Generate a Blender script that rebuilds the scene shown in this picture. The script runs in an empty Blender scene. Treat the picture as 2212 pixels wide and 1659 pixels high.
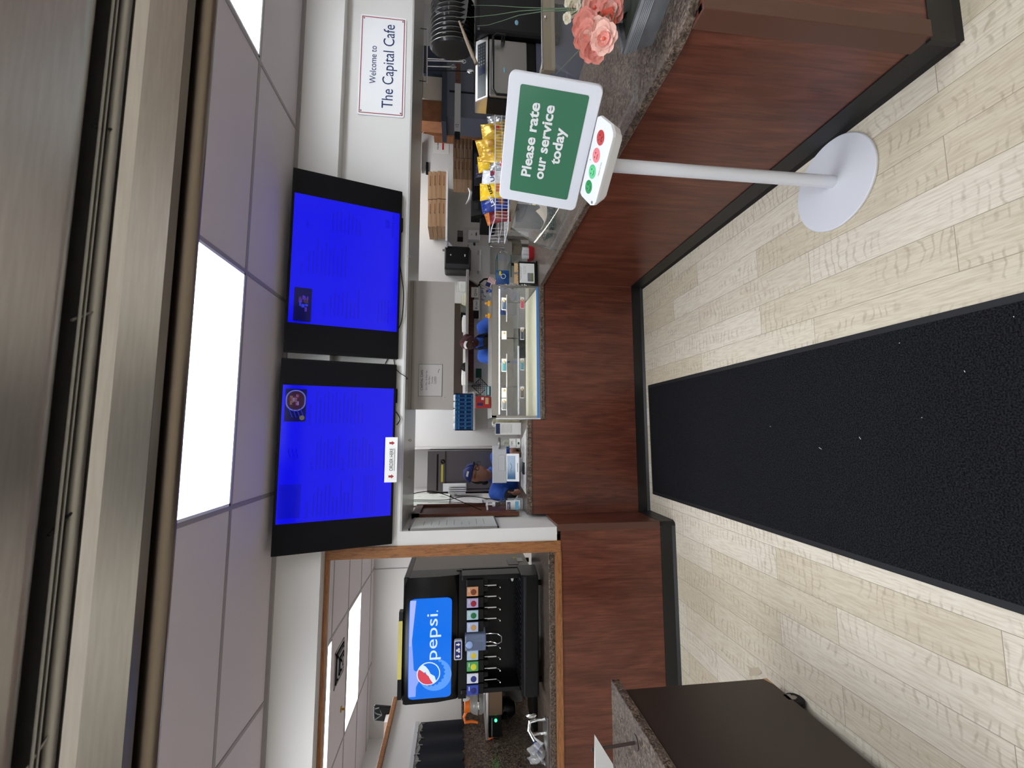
import bpy, bmesh, math, random
from mathutils import Matrix, Vector
random.seed(7)
S = bpy.context.scene
COL = S.collection
# ------------------------------------------------------------------ camera
# the photograph was taken with the phone turned on its side: image left is up in the room
F_PX, YAW, PITCH, ROLL, EYE = 933.15, .10803, .121677, .010733, 1.596
cy_, sy_, cp_, sp_, cr_, sr_ = math.cos(YAW), math.sin(YAW), math.cos(PITCH), math.sin(PITCH), math.cos(ROLL), math.sin(ROLL)
FW = Vector((sy_*cp_, cy_*cp_, -sp_)); R0 = Vector((cy_, -sy_, 0)); U0 = R0.cross(FW)
RT = R0*cr_ + U0*sr_; UP = U0*cr_ - R0*sr_
cd = bpy.data.cameras.new('camera'); cam = bpy.data.objects.new('camera', cd); COL.objects.link(cam); S.camera = cam
cd.sensor_fit = 'HORIZONTAL'; cd.sensor_width = 36; cd.lens = F_PX/2212*36; cd.clip_start = .02
cam.matrix_world = Matrix(((-UP[0], RT[0], -FW[0], 0), (-UP[1], RT[1], -FW[1], 0), (-UP[2], RT[2], -FW[2], EYE), (0, 0, 0, 1)))
cd.dof.use_dof = True; cd.dof.focus_distance = 2.6; cd.dof.aperture_fstop = 14
def at(x, y, X=None, Y=None, Z=None):
    "a point of the photograph on the real plane X=, Y= or Z= of the room"
    d = FW + RT*((829.5-y)/F_PX) - UP*((x-1106)/F_PX)
    t = X/d[0] if X is not None else (Y/d[1] if Y is not None else (Z-EYE)/d[2])
    return Vector((d[0]*t, d[1]*t, EYE+d[2]*t))
# ------------------------------------------------------------------ world, exposure
w = bpy.data.worlds.new('world'); S.world = w; w.use_nodes = True
w.node_tree.nodes['Background'].inputs[0].default_value = (.85, .92, 1, 1); w.node_tree.nodes['Background'].inputs[1].default_value = .25
S.view_settings.view_transform = 'Standard'; S.view_settings.look = 'None'; S.view_settings.gamma = 1; S.view_settings.use_curve_mapping = False
S.view_settings.exposure = 0.0
PANEL = 11.0          # brightness of the ceiling light panels
def area(name, loc, sx, sy, power, col=(1, .98, .95), rot=(0, 0, 0)):
    l = bpy.data.lights.new(name, 'AREA'); l.shape = 'RECTANGLE'; l.size = sx; l.size_y = sy; l.energy = power; l.color = col
    o = bpy.data.objects.new(name, l); COL.objects.link(o); o.location = loc; o.rotation_euler = rot; return o
# ------------------------------------------------------------------ materials
def lin(c):
    return tuple(((v/255)/12.92 if v/255 <= .04045 else (((v/255)+.055)/1.055)**2.4) for v in c)+(1,)
_m = {}
def mat(name, c=(200, 200, 200), rough=.5, metal=0, emit=0, trans=0, ior=1.45, alpha=1, spec=.5, noise=None, bump=0, bscale=200, coat=0):
    if name in _m: return _m[name]
    m = bpy.data.materials.new(name); m.use_nodes = True; nt = m.node_tree; b = nt.nodes['Principled BSDF']
    b.inputs['Base Color'].default_value = lin(c); b.inputs['Roughness'].default_value = rough; b.inputs['Metallic'].default_value = metal
    b.inputs['Specular IOR Level'].default_value = spec; b.inputs['IOR'].default_value = ior; b.inputs['Coat Weight'].default_value = coat
    if trans: b.inputs['Transmission Weight'].default_value = trans
    if alpha < 1: b.inputs['Alpha'].default_value = alpha
    if emit: b.inputs['Emission Color'].default_value = lin(c); b.inputs['Emission Strength'].default_value = emit
    if noise or bump:
        tc = nt.nodes.new('ShaderNodeTexCoord'); mp = nt.nodes.new('ShaderNodeMapping'); n = nt.nodes.new('ShaderNodeTexNoise')
        nt.links.new(tc.outputs['Object'], mp.inputs[0]); nt.links.new(mp.outputs[0], n.inputs['Vector'])
        n.inputs['Detail'].default_value = 6
        if noise:      # noise = (scale, (sx,sy,sz), [(pos, colour), ...])
            n.inputs['Scale'].default_value = noise[0]; mp.inputs['Scale'].default_value = noise[1]
            if len(noise) > 3: n.inputs['Distortion'].default_value = noise[3]
            r = nt.nodes.new('ShaderNodeValToRGB'); e = r.color_ramp.elements
            while len(e) < len(noise[2]): e.new(.5)
            for i, (p, cc) in enumerate(noise[2]): e[i].position = p; e[i].color = lin(cc)
            nt.links.new(n.outputs['Fac'], r.inputs[0]); nt.links.new(r.outputs[0], b.inputs['Base Color'])
        if bump:
            n2 = n
            if not noise or bscale != noise[0]:
                n2 = nt.nodes.new('ShaderNodeTexNoise'); nt.links.new(tc.outputs['Object'], n2.inputs['Vector']); n2.inputs['Scale'].default_value = bscale
            bp = nt.nodes.new('ShaderNodeBump'); bp.inputs['Strength'].default_value = bump; bp.inputs['Distance'].default_value = .002
            nt.links.new(n2.outputs['Fac'], bp.inputs['Height']); nt.links.new(bp.outputs[0], b.inputs['Normal'])
    _m[name] = m; return m
def glass(name, c=(235, 245, 240), alpha=.12, rough=.03):
    "thin clear sheet: mostly see-through with a sharp reflection"
    if name in _m: return _m[name]
    m = bpy.data.materials.new(name); m.use_nodes = True; nt = m.node_tree; b = nt.nodes['Principled BSDF']
    b.inputs['Base Color'].default_value = lin(c); b.inputs['Roughness'].default_value = .4
    out = nt.nodes['Material Output']; tr = nt.nodes.new('ShaderNodeBsdfTransparent'); gl = nt.nodes.new('ShaderNodeBsdfGlossy'); gl.inputs['Roughness'].default_value = rough; gl.inputs['Color'].default_value = (1, 1, 1, 1)
    fw_ = nt.nodes.new('ShaderNodeLayerWeight'); fw_.inputs[0].default_value = .5; pw = nt.nodes.new('ShaderNodeMath'); pw.operation = 'POWER'; pw.inputs[1].default_value = 4; fr = nt.nodes.new('ShaderNodeMath'); fr.operation = 'MULTIPLY_ADD'; fr.inputs[1].default_value = .55; fr.inputs[2].default_value = .02
    nt.links.new(fw_.outputs['Facing'], pw.inputs[0]); nt.links.new(pw.outputs[0], fr.inputs[0]); mx = nt.nodes.new('ShaderNodeMixShader'); m2 = nt.nodes.new('ShaderNodeMixShader'); m2.inputs[0].default_value = alpha
    nt.links.new(tr.outputs[0], m2.inputs[1]); nt.links.new(b.outputs[0], m2.inputs[2]); nt.links.new(fr.outputs[0], mx.inputs[0]); nt.links.new(m2.outputs[0], mx.inputs[1]); nt.links.new(gl.outputs[0], mx.inputs[2]); nt.links.new(mx.outputs[0], out.inputs[0])
    _m[name] = m; return m

WHITE = mat('white_paint', (216, 214, 212), .55, bump=.15, bscale=300)
KWALL = mat('kitchen_white_panel', (222, 221, 220), .35)
TILE = mat('ceiling_tile', (206, 199, 206), .9, bump=.12, bscale=500)
TBAR = mat('ceiling_grid_paint', (150, 145, 146), .5)
STEEL = mat('brushed_steel', (206, 204, 203), .33, 1, noise=(8, (3, 40, 40), [(.3, (200, 198, 197)), (.7, (212, 210, 209))]), bump=.03, bscale=300)
STEELD = mat('dull_steel', (150, 148, 145), .38, 1, bump=.08, bscale=60)
DOORSTEEL = mat('fridge_steel', (116, 111, 114), .42, 1)
CHROME = mat('chrome', (225, 225, 225), .08, 1)
BLACKP = mat('black_plastic', (9, 9, 11), .3, spec=.35)
BLACKM = mat('matte_black', (9, 9, 10), .6, spec=.3)
BASEB = mat('black_rubber_baseboard', (24, 23, 23), .42, bump=.1, bscale=80)
GREYP = mat('grey_plastic', (120, 120, 122), .5)
WHITEP = mat('white_plastic', (232, 233, 236), .35)
WHITEM = mat('white_metal', (222, 224, 230), .3)
PAPER = mat('paper', (232, 232, 230), .7)
INK = mat('navy_ink', (28, 44, 92), .6)
BLK = mat('black_ink', (18, 18, 20), .6)
RED = mat('red_ink', (150, 32, 40), .5)
CARD = mat('corrugated_card', (158, 126, 96), .85, noise=(30, (1, 1, 6), [(.3, (150, 118, 88)), (.7, (168, 136, 104))]))
CARDD = mat('dark_card', (136, 90, 60), .85, noise=(12, (1, 1, 1), [(.3, (124, 80, 52)), (.7, (148, 98, 66))]))
OAK = mat('oak_trim', (150, 96, 52), .4, noise=(9, (14, 14, 1.2), [(.3, (108, 68, 40)), (.5, (146, 96, 56)), (.7, (164, 112, 68))], 1.5))
OAKH = mat('oak_trim_horizontal', (150, 96, 52), .4, noise=(9, (1.2, 14, 14), [(.3, (108, 68, 40)), (.5, (146, 96, 56)), (.7, (164, 112, 68))], 1.5))
DARKW = mat('dark_wood', (92, 48, 28), .45, noise=(8, (10, 10, 1.2), [(.3, (64, 32, 20)), (.7, (110, 60, 36))], 1))
CLEAR = glass('clear_glass', alpha=.02); ACRYL = glass('clear_acrylic', (225, 225, 222), .07, .08)
SKIN1 = mat('brown_skin', (156, 112, 92), .5); SKIN2 = mat('dark_skin', (72, 42, 34), .5)
SHIRT = mat('blue_cotton', (38, 84, 178), .85, noise=(14, (1, 1, 1), [(.3, (30, 70, 160)), (.7, (46, 96, 194))]), bump=.3, bscale=30)
SHIRT2 = mat('bright_blue_cotton', (48, 92, 190), .85, bump=.3, bscale=30)
NAVY = mat('navy_cloth', (24, 34, 84), .8); HAIR = mat('black_hair', (18, 14, 14), .7)
REDHAIR = mat('dark_red_hair', (70, 18, 30), .6); APRON = mat('black_cloth', (24, 25, 28), .85)
def graph(name, fn, rough=.4, spec=.5):
    m = bpy.data.materials.new(name); m.use_nodes = True; nt = m.node_tree; b = nt.nodes['Principled BSDF']
    b.inputs['Roughness'].default_value = rough; b.inputs['Specular IOR Level'].default_value = spec
    N = lambda t, **k: _n(nt, t, k); fn(nt, N, b); _m[name] = m; return m
def _n(nt, t, k):
    n = nt.nodes.new('ShaderNode'+t)
    for a, v in k.items():
        if a.startswith('i_'):
            key = a[2:]; key = int(key) if key.isdigit() else key
            n.inputs[key].default_value = v
        else: setattr(n, a, v)
    return n
def ramp(nt, stops, src):
    r = nt.nodes.new('ShaderNodeValToRGB'); e = r.color_ramp.elements
    while len(e) < len(stops): e.new(.5)
    for i, (p, c) in enumerate(stops): e[i].position = p; e[i].color = lin(c)
    nt.links.new(src, r.inputs[0]); return r.outputs[0]
def f_lam(nt, N, b):      # red-brown wood laminate, grain running up the panels
    tc = N('TexCoord'); mp = N('Mapping'); mp.inputs['Scale'].default_value = (1, 1, .07); nt.links.new(tc.outputs['Object'], mp.inputs[0])
    n = N('TexNoise', i_Scale=44, i_Detail=8, i_Distortion=1.3); nt.links.new(mp.outputs[0], n.inputs['Vector'])
    mp2 = N('Mapping'); mp2.inputs['Scale'].default_value = (1, 1, .22); nt.links.new(tc.outputs['Object'], mp2.inputs[0])
    n2 = N('TexNoise', i_Scale=9, i_Detail=5, i_Distortion=1.4); nt.links.new(mp2.outputs[0], n2.inputs['Vector'])
    c1 = ramp(nt, [(.30, (88, 45, 32)), (.5, (106, 57, 42)), (.72, (122, 70, 52))], n.outputs['Fac'])
    c2 = ramp(nt, [(.35, (196, 190, 190)), (.65, (255, 255, 255))], n2.outputs['Fac'])
    mx = N('Mix', data_type='RGBA', blend_type='MULTIPLY'); mx.inputs[0].default_value = .8
    nt.links.new(c1, mx.inputs[6]); nt.links.new(c2, mx.inputs[7]); nt.links.new(mx.outputs[2], b.inputs['Base Color'])
LAM = graph('red_wood_laminate', f_lam, .32)
def f_gran(nt, N, b):
    tc = N('TexCoord'); n = N('TexNoise', i_Scale=55, i_Detail=10, i_Distortion=1.5); nt.links.new(tc.outputs['Object'], n.inputs['Vector'])
    v = N('TexVoronoi', i_Scale=130); nt.links.new(tc.outputs['Object'], v.inputs['Vector'])
    c1 = ramp(nt, [(.34, (38, 31, 26)), (.47, (84, 70, 60)), (.56, (112, 98, 88)), (.68, (140, 122, 106))], n.outputs['Fac'])
    c2 = ramp(nt, [(.1, (110, 100, 90)), (.55, (255, 255, 255))], v.outputs['Distance'])
    mx = N('Mix', data_type='RGBA', blend_type='MULTIPLY'); mx.inputs[0].default_value = .7
    nt.links.new(c1, mx.inputs[6]); nt.links.new(c2, mx.inputs[7]); nt.links.new(mx.outputs[2], b.inputs['Base Color'])
GRAN = graph('speckled_brown_laminate', f_gran, .3)
def f_floor(nt, N, b):    # pale limed-oak vinyl planks running away from the camera
    tc = N('TexCoord'); sp = N('SeparateXYZ'); nt.links.new(tc.outputs['Object'], sp.inputs[0])
    ax = N('Math', operation='ADD', i_1=.59+.1565*60); nt.links.new(sp.outputs[0], ax.inputs[0])
    ay = N('Math', operation='ADD', i_1=20.); nt.links.new(sp.outputs[1], ay.inputs[0])
    cb = N('CombineXYZ'); nt.links.new(ay.outputs[0], cb.inputs[0]); nt.links.new(ax.outputs[0], cb.inputs[1])
    br = N('TexBrick', offset=.37, offset_frequency=2, squash=1); nt.links.new(cb.outputs[0], br.inputs['Vector'])
    br.inputs['Scale'].default_value = 1; br.inputs['Brick Width'].default_value = .92; br.inputs['Row Height'].default_value = .1565
    br.inputs['Mortar Size'].default_value = .0013; br.inputs['Mortar Smooth'].default_value = .3; br.inputs['Bias'].default_value = 0
    br.inputs['Color1'].default_value = (0, 0, 0, 1); br.inputs['Color2'].default_value = (1, 1, 1, 1); br.inputs['Mortar'].default_value = (.5, .5, .5, 1)
    bid = N('Mapping'); bid.inputs['Scale'].default_value = (1, 1, 1)
    # per-plank offset so that the grain breaks at the joints
    of = N('VectorMath', operation='MULTIPLY_ADD'); of.inputs[1].default_value = (9, 4, 5)
    nt.links.new(br.outputs['Color'], of.inputs[0]); nt.links.new(cb.outputs[0], of.inputs[2])
    mp = N('Mapping'); mp.inputs['Scale'].default_value = (2.2, 9, 1); nt.links.new(of.outputs[0], mp.inputs[0])
    n = N('TexNoise', i_Scale=1.6, i_Detail=3); nt.links.new(mp.outputs[0], n.inputs['Vector'])
    # cathedral rings: sine of distorted coordinate
    wv = N('TexWave', wave_type='BANDS', bands_direction='X', i_Scale=9, i_Distortion=9, i_Detail=3); wv.inputs['Detail Scale'].default_value = 1.1
    mp2 = N('Mapping'); mp2.inputs['Scale'].default_value = (1, .8, 1); nt.links.new(of.outputs[0], mp2.inputs[0]); nt.links.new(mp2.outputs[0], wv.inputs['Vector'])
    fine = N('TexNoise', i_Scale=1, i_Detail=6); mp3 = N('Mapping'); mp3.inputs['Scale'].default_value = (14, 150, 1); nt.links.new(of.outputs[0], mp3.inputs[0]); nt.links.new(mp3.outputs[0], fine.inputs['Vector'])
    base = ramp(nt, [(.2, (214, 203, 180)), (.8, (227, 219, 202))], br.outputs['Color'])
    wr = ramp(nt, [(.0, (228, 225, 220)), (.25, (255, 255, 255)), (1, (255, 255, 255))], wv.outputs['Fac'])
    mask = ramp(nt, [(.45, (0, 0, 0)), (.6, (255, 255, 255))], n.outputs['Fac'])
    m1 = N('Mix', data_type='RGBA', blend_type='MULTIPLY'); nt.links.new(mask, m1.inputs[0]); nt.links.new(base, m1.inputs[6]); nt.links.new(wr, m1.inputs[7])
    fr = ramp(nt, [(.32, (232, 227, 219)), (.6, (255, 255, 255))], fine.outputs['Fac'])
    m2 = N('Mix', data_type='RGBA', blend_type='MULTIPLY'); m2.inputs[0].default_value = .9; nt.links.new(m1.outputs[2], m2.inputs[6]); nt.links.new(fr, m2.inputs[7])
    m3 = N('Mix', data_type='RGBA'); nt.links.new(br.outputs['Fac'], m3.inputs[0]); nt.links.new(m2.outputs[2], m3.inputs[6]); m3.inputs[7].default_value = lin((150, 139, 120))
    nt.links.new(m3.outputs[2], b.inputs['Base Color'])
PLANK = graph('vinyl_planks', f_floor, .5, .4)
def f_mat(nt, N, b):
    tc = N('TexCoord'); n = N('TexNoise', i_Scale=200, i_Detail=4); nt.links.new(tc.outputs['Object'], n.inputs['Vector'])
    c = ramp(nt, [(.38, (12, 12, 15)), (.68, (46, 46, 50))], n.outputs['Fac']); nt.links.new(c, b.inputs['Base Color'])
    bp = N('Bump', i_Strength=1., i_Distance=.006); nt.links.new(n.outputs['Fac'], bp.inputs['Height']); nt.links.new(bp.outputs[0], b.inputs['Normal'])
CARPET = graph('black_loop_pile', f_mat, .95, .1)
def screen(name, c, s=1.0):
    m = mat(name, (0, 0, 0), .12); b = m.node_tree.nodes['Principled BSDF']
    b.inputs['Emission Color'].default_value = tuple(c)+(1,); b.inputs['Emission Strength'].default_value = s; return m
# ------------------------------------------------------------------ mesh building
class MB:
    def __init__(s): s.v = []; s.f = []; s.m = []; s.sm = []; s.mats = []
    def mi(s, m):
        if m is None: return -1
        if m not in s.mats: s.mats.append(m)
        return s.mats.index(m)
    def add(s, vs, fs, m=None, smooth=False):
        o = len(s.v); k = s.mi(m); s.v += [tuple(p) for p in vs]
        for f in fs: s.f.append([i+o for i in f]); s.m.append(k); s.sm.append(smooth)
        return s
    def box(s, a, b, m=None):
        x0, x1 = sorted((a[0], b[0])); y0, y1 = sorted((a[1], b[1])); z0, z1 = sorted((a[2], b[2]))
        return s.add([(x0, y0, z0), (x1, y0, z0), (x1, y1, z0), (x0, y1, z0), (x0, y0, z1), (x1, y0, z1), (x1, y1, z1), (x0, y1, z1)],
                     [(3, 2, 1, 0), (4, 5, 6, 7), (0, 1, 5, 4), (1, 2, 6, 5), (2, 3, 7, 6), (3, 0, 4, 7)], m)
    def obox(s, c, r, u, n, sx, sy, sz, m=None):      # oriented box: centre, three axes, three sizes
        c = Vector(c); vs = [c+r*(i*sx/2)+u*(j*sy/2)+n*(k*sz/2) for k in (-1, 1) for j in (-1, 1) for i in (-1, 1)]
        return s.add(vs, [(0, 2, 3, 1), (4, 5, 7, 6), (0, 1, 5, 4), (1, 3, 7, 5), (3, 2, 6, 7), (2, 0, 4, 6)], m)
    def prism(s, poly, axis, a, b, m=None, smooth=False):      # poly in the two other axes, extruded along axis from a to b
        def P(p, t):
            return {'X': (t, p[0], p[1]), 'Y': (p[0], t, p[1]), 'Z': (p[0], p[1], t)}[axis]
        n = len(poly); vs = [P(p, a) for p in poly]+[P(p, b) for p in poly]
        fs = [tuple(range(n-1, -1, -1)), tuple(range(n, 2*n))]; s.add(vs, fs, m)
        return s.add(vs, [(i, (i+1) % n, (i+1) % n+n, i+n) for i in range(n)], m, smooth)
    def loft(s, rings, m=None, smooth=True, cap=True, closed=False):
        n = len(rings[0]); vs = [p for r in rings for p in r]; fs = []
        L = len(rings)
        for k in range(L if closed else L-1):
            for i in range(n):
                fs.append((k*n+i, k*n+(i+1) % n, ((k+1) % L)*n+(i+1) % n, ((k+1) % L)*n+i))
        s.add(vs, fs, m, smooth)
        if cap and not closed: s.add(rings[0], [tuple(range(n-1, -1, -1))], m); s.add(rings[-1], [tuple(range(n))], m)
        return s
    def tube(s, pts, r, seg=8, m=None, cap=True, closed=False):
        pts = [Vector(p) for p in pts]; rings = []; n = len(pts); prev = None
        for i, p in enumerate(pts):
            if closed: t = pts[(i+1) % n]-pts[i-1]
            else: t = pts[min(i+1, n-1)]-pts[max(i-1, 0)]
            t.normalize()
            if prev is None: a = t.orthogonal().normalized()
            else: a = (prev-t*prev.dot(t)).normalized()
            prev = a; b = t.cross(a); rr = r[i] if isinstance(r, (list, tuple)) else r
            rings.append([p+a*(rr*math.cos(2*math.pi*k/seg))+b*(rr*math.sin(2*math.pi*k/seg)) for k in range(seg)])
        return s.loft(rings, m, True, cap, closed)
    def lathe(s, prof, c, seg=24, m=None, axis=None, x=None):      # prof = [(radius, height)]
        c = Vector(c); n = Vector(axis or (0, 0, 1)).normalized(); a = n.orthogonal().normalized() if x is None else Vector(x); b = n.cross(a)
        return s.loft([[c+n*h+a*(max(r, 1e-4)*math.cos(2*math.pi*k/seg))+b*(max(r, 1e-4)*math.sin(2*math.pi*k/seg)) for k in range(seg)] for r, h in prof], m)
    def ball(s, c, r, m=None, seg=12, rings=8, R=None):
        c = Vector(c); r = (r, r, r) if not isinstance(r, (tuple, list)) else r; vs = []; 
        for j in range(1, rings):
            th = math.pi*j/rings
            for i in range(seg):
                ph = 2*math.pi*i/seg; q = Vector((r[0]*math.sin(th)*math.cos(ph), r[1]*math.sin(th)*math.sin(ph), r[2]*math.cos(th)))
                vs.append(c+(R@q if R else q))
        t = Vector((0, 0, r[2])); vs += [c+(R@t if R else t), c-(R@t if R else t)]; fs = []
        for j in range(rings-2):
            for i in range(seg): fs.append((j*seg+i, (j+1)*seg+i, (j+1)*seg+(i+1) % seg, j*seg+(i+1) % seg))
        T = (rings-1)*seg
        for i in range(seg): fs.append((T, i, (i+1) % seg)); fs.append((T+1, (rings-2)*seg+(i+1) % seg, (rings-2)*seg+i))
        return s.add(vs, fs, m, True)
    def sheet(s, fn, nu, nv, m=None, thick=0, smooth=True):      # fn(u,v) -> point, 0..1
        P = [[Vector(fn(i/nu, j/nv)) for i in range(nu+1)] for j in range(nv+1)]
        vs = [p for r in P for p in r]; W = nu+1
        fs = [(j*W+i, j*W+i+1, (j+1)*W+i+1, (j+1)*W+i) for j in range(nv) for i in range(nu)]
        if not thick: return s.add(vs, fs, m, smooth)
        N = []
        for j in range(nv+1):
            for i in range(nu+1):
                a = P[j][min(i+1, nu)]-P[j][max(i-1, 0)]; b = P[min(j+1, nv)][i]-P[max(j-1, 0)][i]; n = a.cross(b)
                N.append(n.normalized() if n.length > 1e-12 else Vector((0, 0, 1)))
        K = len(vs); vs2 = [p-n*thick for p, n in zip(vs, N)]
        s.add(vs+vs2, fs+[tuple(K+i for i in reversed(f)) for f in fs], m, smooth)
        edge = [j*W for j in range(nv+1)]; e2 = [j*W+nu for j in range(nv+1)]; e3 = list(range(W)); e4 = [nv*W+i for i in range(W)]
        q = []
        for e in (edge, e2, e3, e4):
            for a, b in zip(e, e[1:]): q.append((a, b, K+b, K+a))
        return s.add(vs+vs2, q, m)
    def rrect(s, c, r, u, w, h, rad, depth, m=None, seg=6):      # rounded plate, front face at c, going back along -n
        c = Vector(c); n = r.cross(u).normalized(); pts = []
        for (sx, sy, a0) in ((1, 1, 0), (-1, 1, 90), (-1, -1, 180), (1, -1, 270)):
            for k in range(seg+1):
                a = math.radians(a0+90*k/seg); pts.append(c+r*(sx*(w/2-rad)+rad*math.cos(a))+u*(sy*(h/2-rad)+rad*math.sin(a)))
        N = len(pts); vs = pts+[p-n*depth for p in pts]
        s.add(vs, [tuple(range(N)), tuple(range(2*N-1, N-1, -1))], m)
        return s.add(vs, [(i+N, (i+1) % N+N, (i+1) % N, i) for i in range(N)], m, True)
    def quad(s, c, r, u, w, h, m=None, t=.0006):
        n = r.cross(u).normalized(); return s.obox(Vector(c)+n*(t/2), r, u, n, w, h, t, m)
    def text(s, body, c, r, u, h, m=None, align='CENTER', width=None, lift=.0006, bold=0):
        k = (body, align, bold)
        if k not in _txt:
            cu = bpy.data.curves.new('t', 'FONT'); cu.body = body; cu.align_x = align; cu.size = 1; cu.resolution_u = 3; cu.offset = bold
            o = bpy.data.objects.new('t', cu); COL.objects.link(o); bpy.context.view_layer.update()
            me = bpy.data.meshes.new_from_object(o.evaluated_get(bpy.context.evaluated_depsgraph_get()))
            _txt[k] = ([v.co.copy() for v in me.vertices], [tuple(p.vertices) for p in me.polygons])
            bpy.data.objects.remove(o); bpy.data.curves.remove(cu); bpy.data.meshes.remove(me)
        vs, fs = _txt[k]; n = r.cross(u).normalized(); c = Vector(c)
        sc = h/.69; sx = sc
        if width: ww = max(v.x for v in vs)-min(v.x for v in vs); sx = width/ww
        return s.add([c+r*(v.x*sx)+u*(v.y*sc)+n*lift for v in vs], fs, m)
    def obj(s, name, m=None, parent=None, bevel=0, seg=2, angle=35, keep=False, **tags):
        me = bpy.data.meshes.new(name)
        mats = list(s.mats)
        if m is not None and m not in mats: mats.append(m)
        dflt = mats.index(m) if m is not None else 0
        off = Vector((0, 0, 0))
        if parent is None and not keep and s.v:
            xs = [p[0] for p in s.v]; ys = [p[1] for p in s.v]; zs = [p[2] for p in s.v]
            off = Vector(((min(xs)+max(xs))/2, (min(ys)+max(ys))/2, min(zs)))
        me.from_pydata([tuple(Vector(p)-off) for p in s.v], [], s.f)
        for q in mats: me.materials.append(q)
        me.polygons.foreach_set('material_index', [dflt if k < 0 else k for k in s.m])
        me.polygons.foreach_set('use_smooth', s.sm)
        bm = bmesh.new(); bm.from_mesh(me); bmesh.ops.remove_doubles(bm, verts=bm.verts, dist=1e-5); bmesh.ops.recalc_face_normals(bm, faces=bm.faces); bm.to_mesh(me); bm.free()
        if any(s.sm): me.set_sharp_from_angle(angle=math.radians(angle))
        o = bpy.data.objects.new(name, me); COL.objects.link(o); o.location = off
        if parent is not None:
            o.parent = parent; root = parent
            o.matrix_parent_inverse = _inv.get(parent.name, Matrix.Identity(4)); _inv[o.name] = Matrix.Identity(4)
            if parent.parent is not None: o.matrix_parent_inverse = Matrix.Identity(4)
        else: _inv[o.name] = Matrix.Translation(-off)
        if bevel:
            b = o.modifiers.new('bevel', 'BEVEL'); b.width = bevel; b.segments = seg; b.limit_method = 'ANGLE'; b.angle_limit = math.radians(40)
        for k, v in tags.items(): o[k] = v
        return o
_txt = {}; _inv = {}
def thing(name, label, cat, loc=(0, 0, 0), group=None):
    o = bpy.data.objects.new(name, None); COL.objects.link(o); o.location = loc; o.empty_display_size = .05
    _inv[o.name] = Matrix.Translation(-Vector(loc)); o['label'] = label; o['category'] = cat
    if group: o['group'] = group
    return o
def single(mb, name, label, cat, m=None, group=None, **k):
    o = mb.obj(name, m, None, **k); o['label'] = label; o['category'] = cat
    if group: o['group'] = group
    return o
def struct(mb, name, m=None, **k):
    o = mb.obj(name, m, None, keep=True, **k); o['kind'] = 'structure'; return o
def dup(root, delta, label, group=None, rz=0):
    r = root.copy(); COL.objects.link(r); r.location = root.location+Vector(delta); r.rotation_euler.z += rz; r['label'] = label
    if group: r['group'] = group
    for ch in list(root.children):
        c = ch.copy(); COL.objects.link(c); c.parent = r; c.matrix_parent_inverse = ch.matrix_parent_inverse.copy()
        for g in ch.children:
            d = g.copy(); COL.objects.link(d); d.parent = c; d.matrix_parent_inverse = g.matrix_parent_inverse.copy()
    return r
X_, Y_, Z_ = Vector((1, 0, 0)), Vector((0, 1, 0)), Vector((0, 0, 1))
def rw(x0, x1, y0, y1, Y):      # picture rectangle (x = down in the room, y small = right) -> X0, X1, Z0, Z1 on the plane Y
    yc, xc = (y0+y1)/2, (x0+x1)/2
    return at(xc, max(y0, y1), Y=Y)[0], at(xc, min(y0, y1), Y=Y)[0], at(max(x0, x1), yc, Y=Y)[2], at(min(x0, x1), yc, Y=Y)[2]
def fb(mb, x0, x1, y0, y1, Y, d, m=None):
    a, b, c, e = rw(x0, x1, y0, y1, Y); return mb.box((a, Y, c), (b, Y+d, e), m)
# ================================================================== the setting
CEIL, YS, YP = 2.77, 3.04, 3.135       # ceiling height, upper soffit face, lower wall plane
struct(MB().box((-4.2, -3.6, -.06), (6, 7, 0)), 'floor', PLANK)
def ceiling_grid(name, x0, x1, y0, y1, skip):
    nx = [x for x in [GX+1.282*i for i in range(-6, 8)]]
    return
GX, GY = .872, 2.462
mb = MB()
lights_front = [(0, 0), (2, 0), (-2, 0), (0, -3), (2, -3), (-2, -3), (0, -6), (2, -6), (-2, -6)]      # tile indices (x, y)
def tile_rect(i, j): return GX-1.268+1.268*i, GX+1.268*i, GY-.626+.626*j, GY+.626*j
def ceiling(name, x0, x1, y0, y1, holes, gx, gy, z=CEIL):
    # slab made of the cells around the light openings
    xs = sorted(set([x0, x1]+[h[0] for h in holes]+[h[1] for h in holes])); ys = sorted(set([y0, y1]+[h[2] for h in holes]+[h[3] for h in holes])); m = MB()
    for a, b in zip(xs, xs[1:]):
        for c, d in zip(ys, ys[1:]):
            if any(h[0]-1e-4 <= a and b <= h[1]+1e-4 and h[2]-1e-4 <= c and d <= h[3]+1e-4 for h in holes): continue
            if a >= x0-1e-6 and b <= x1+1e-6 and c >= y0-1e-6 and d <= y1+1e-6: m.box((a, c, z), (b, d, z+.02))
    struct(m, name, TILE)
    t = MB()
    for k in range(-8, 9):
        x = gx+1.268*k
        if x0 < x < x1: t.box((x-.012, y0, z-.004), (x+.012, y1, z+.004))
    for k in range(-14, 14):
        y = gy+.626*k
        if y0 < y < y1: t.box((x0, y-.012, z-.0035), (x1, y+.012, z+.0035))
    return t
FX0, FX1, FY0 = -4.2, 4.6, -3.6
holes = [tile_rect(i, j) for i, j in lights_front]; holes = [(a+.012, b-.012, c+.012, d-.012) for a, b, c, d in holes if a > FX0-1 and b < FX1+1]
t = ceiling('ceiling', FX0, FX1, FY0, YS+.02, holes, GX, GY); t.box((FX0, YS-.02, CEIL-.022), (FX1, YS+.0, CEIL)); struct(t, 'trim_1', TBAR)
PANELM = mat('lit_diffuser', (244, 250, 255), .6, emit=PANEL)
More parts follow.
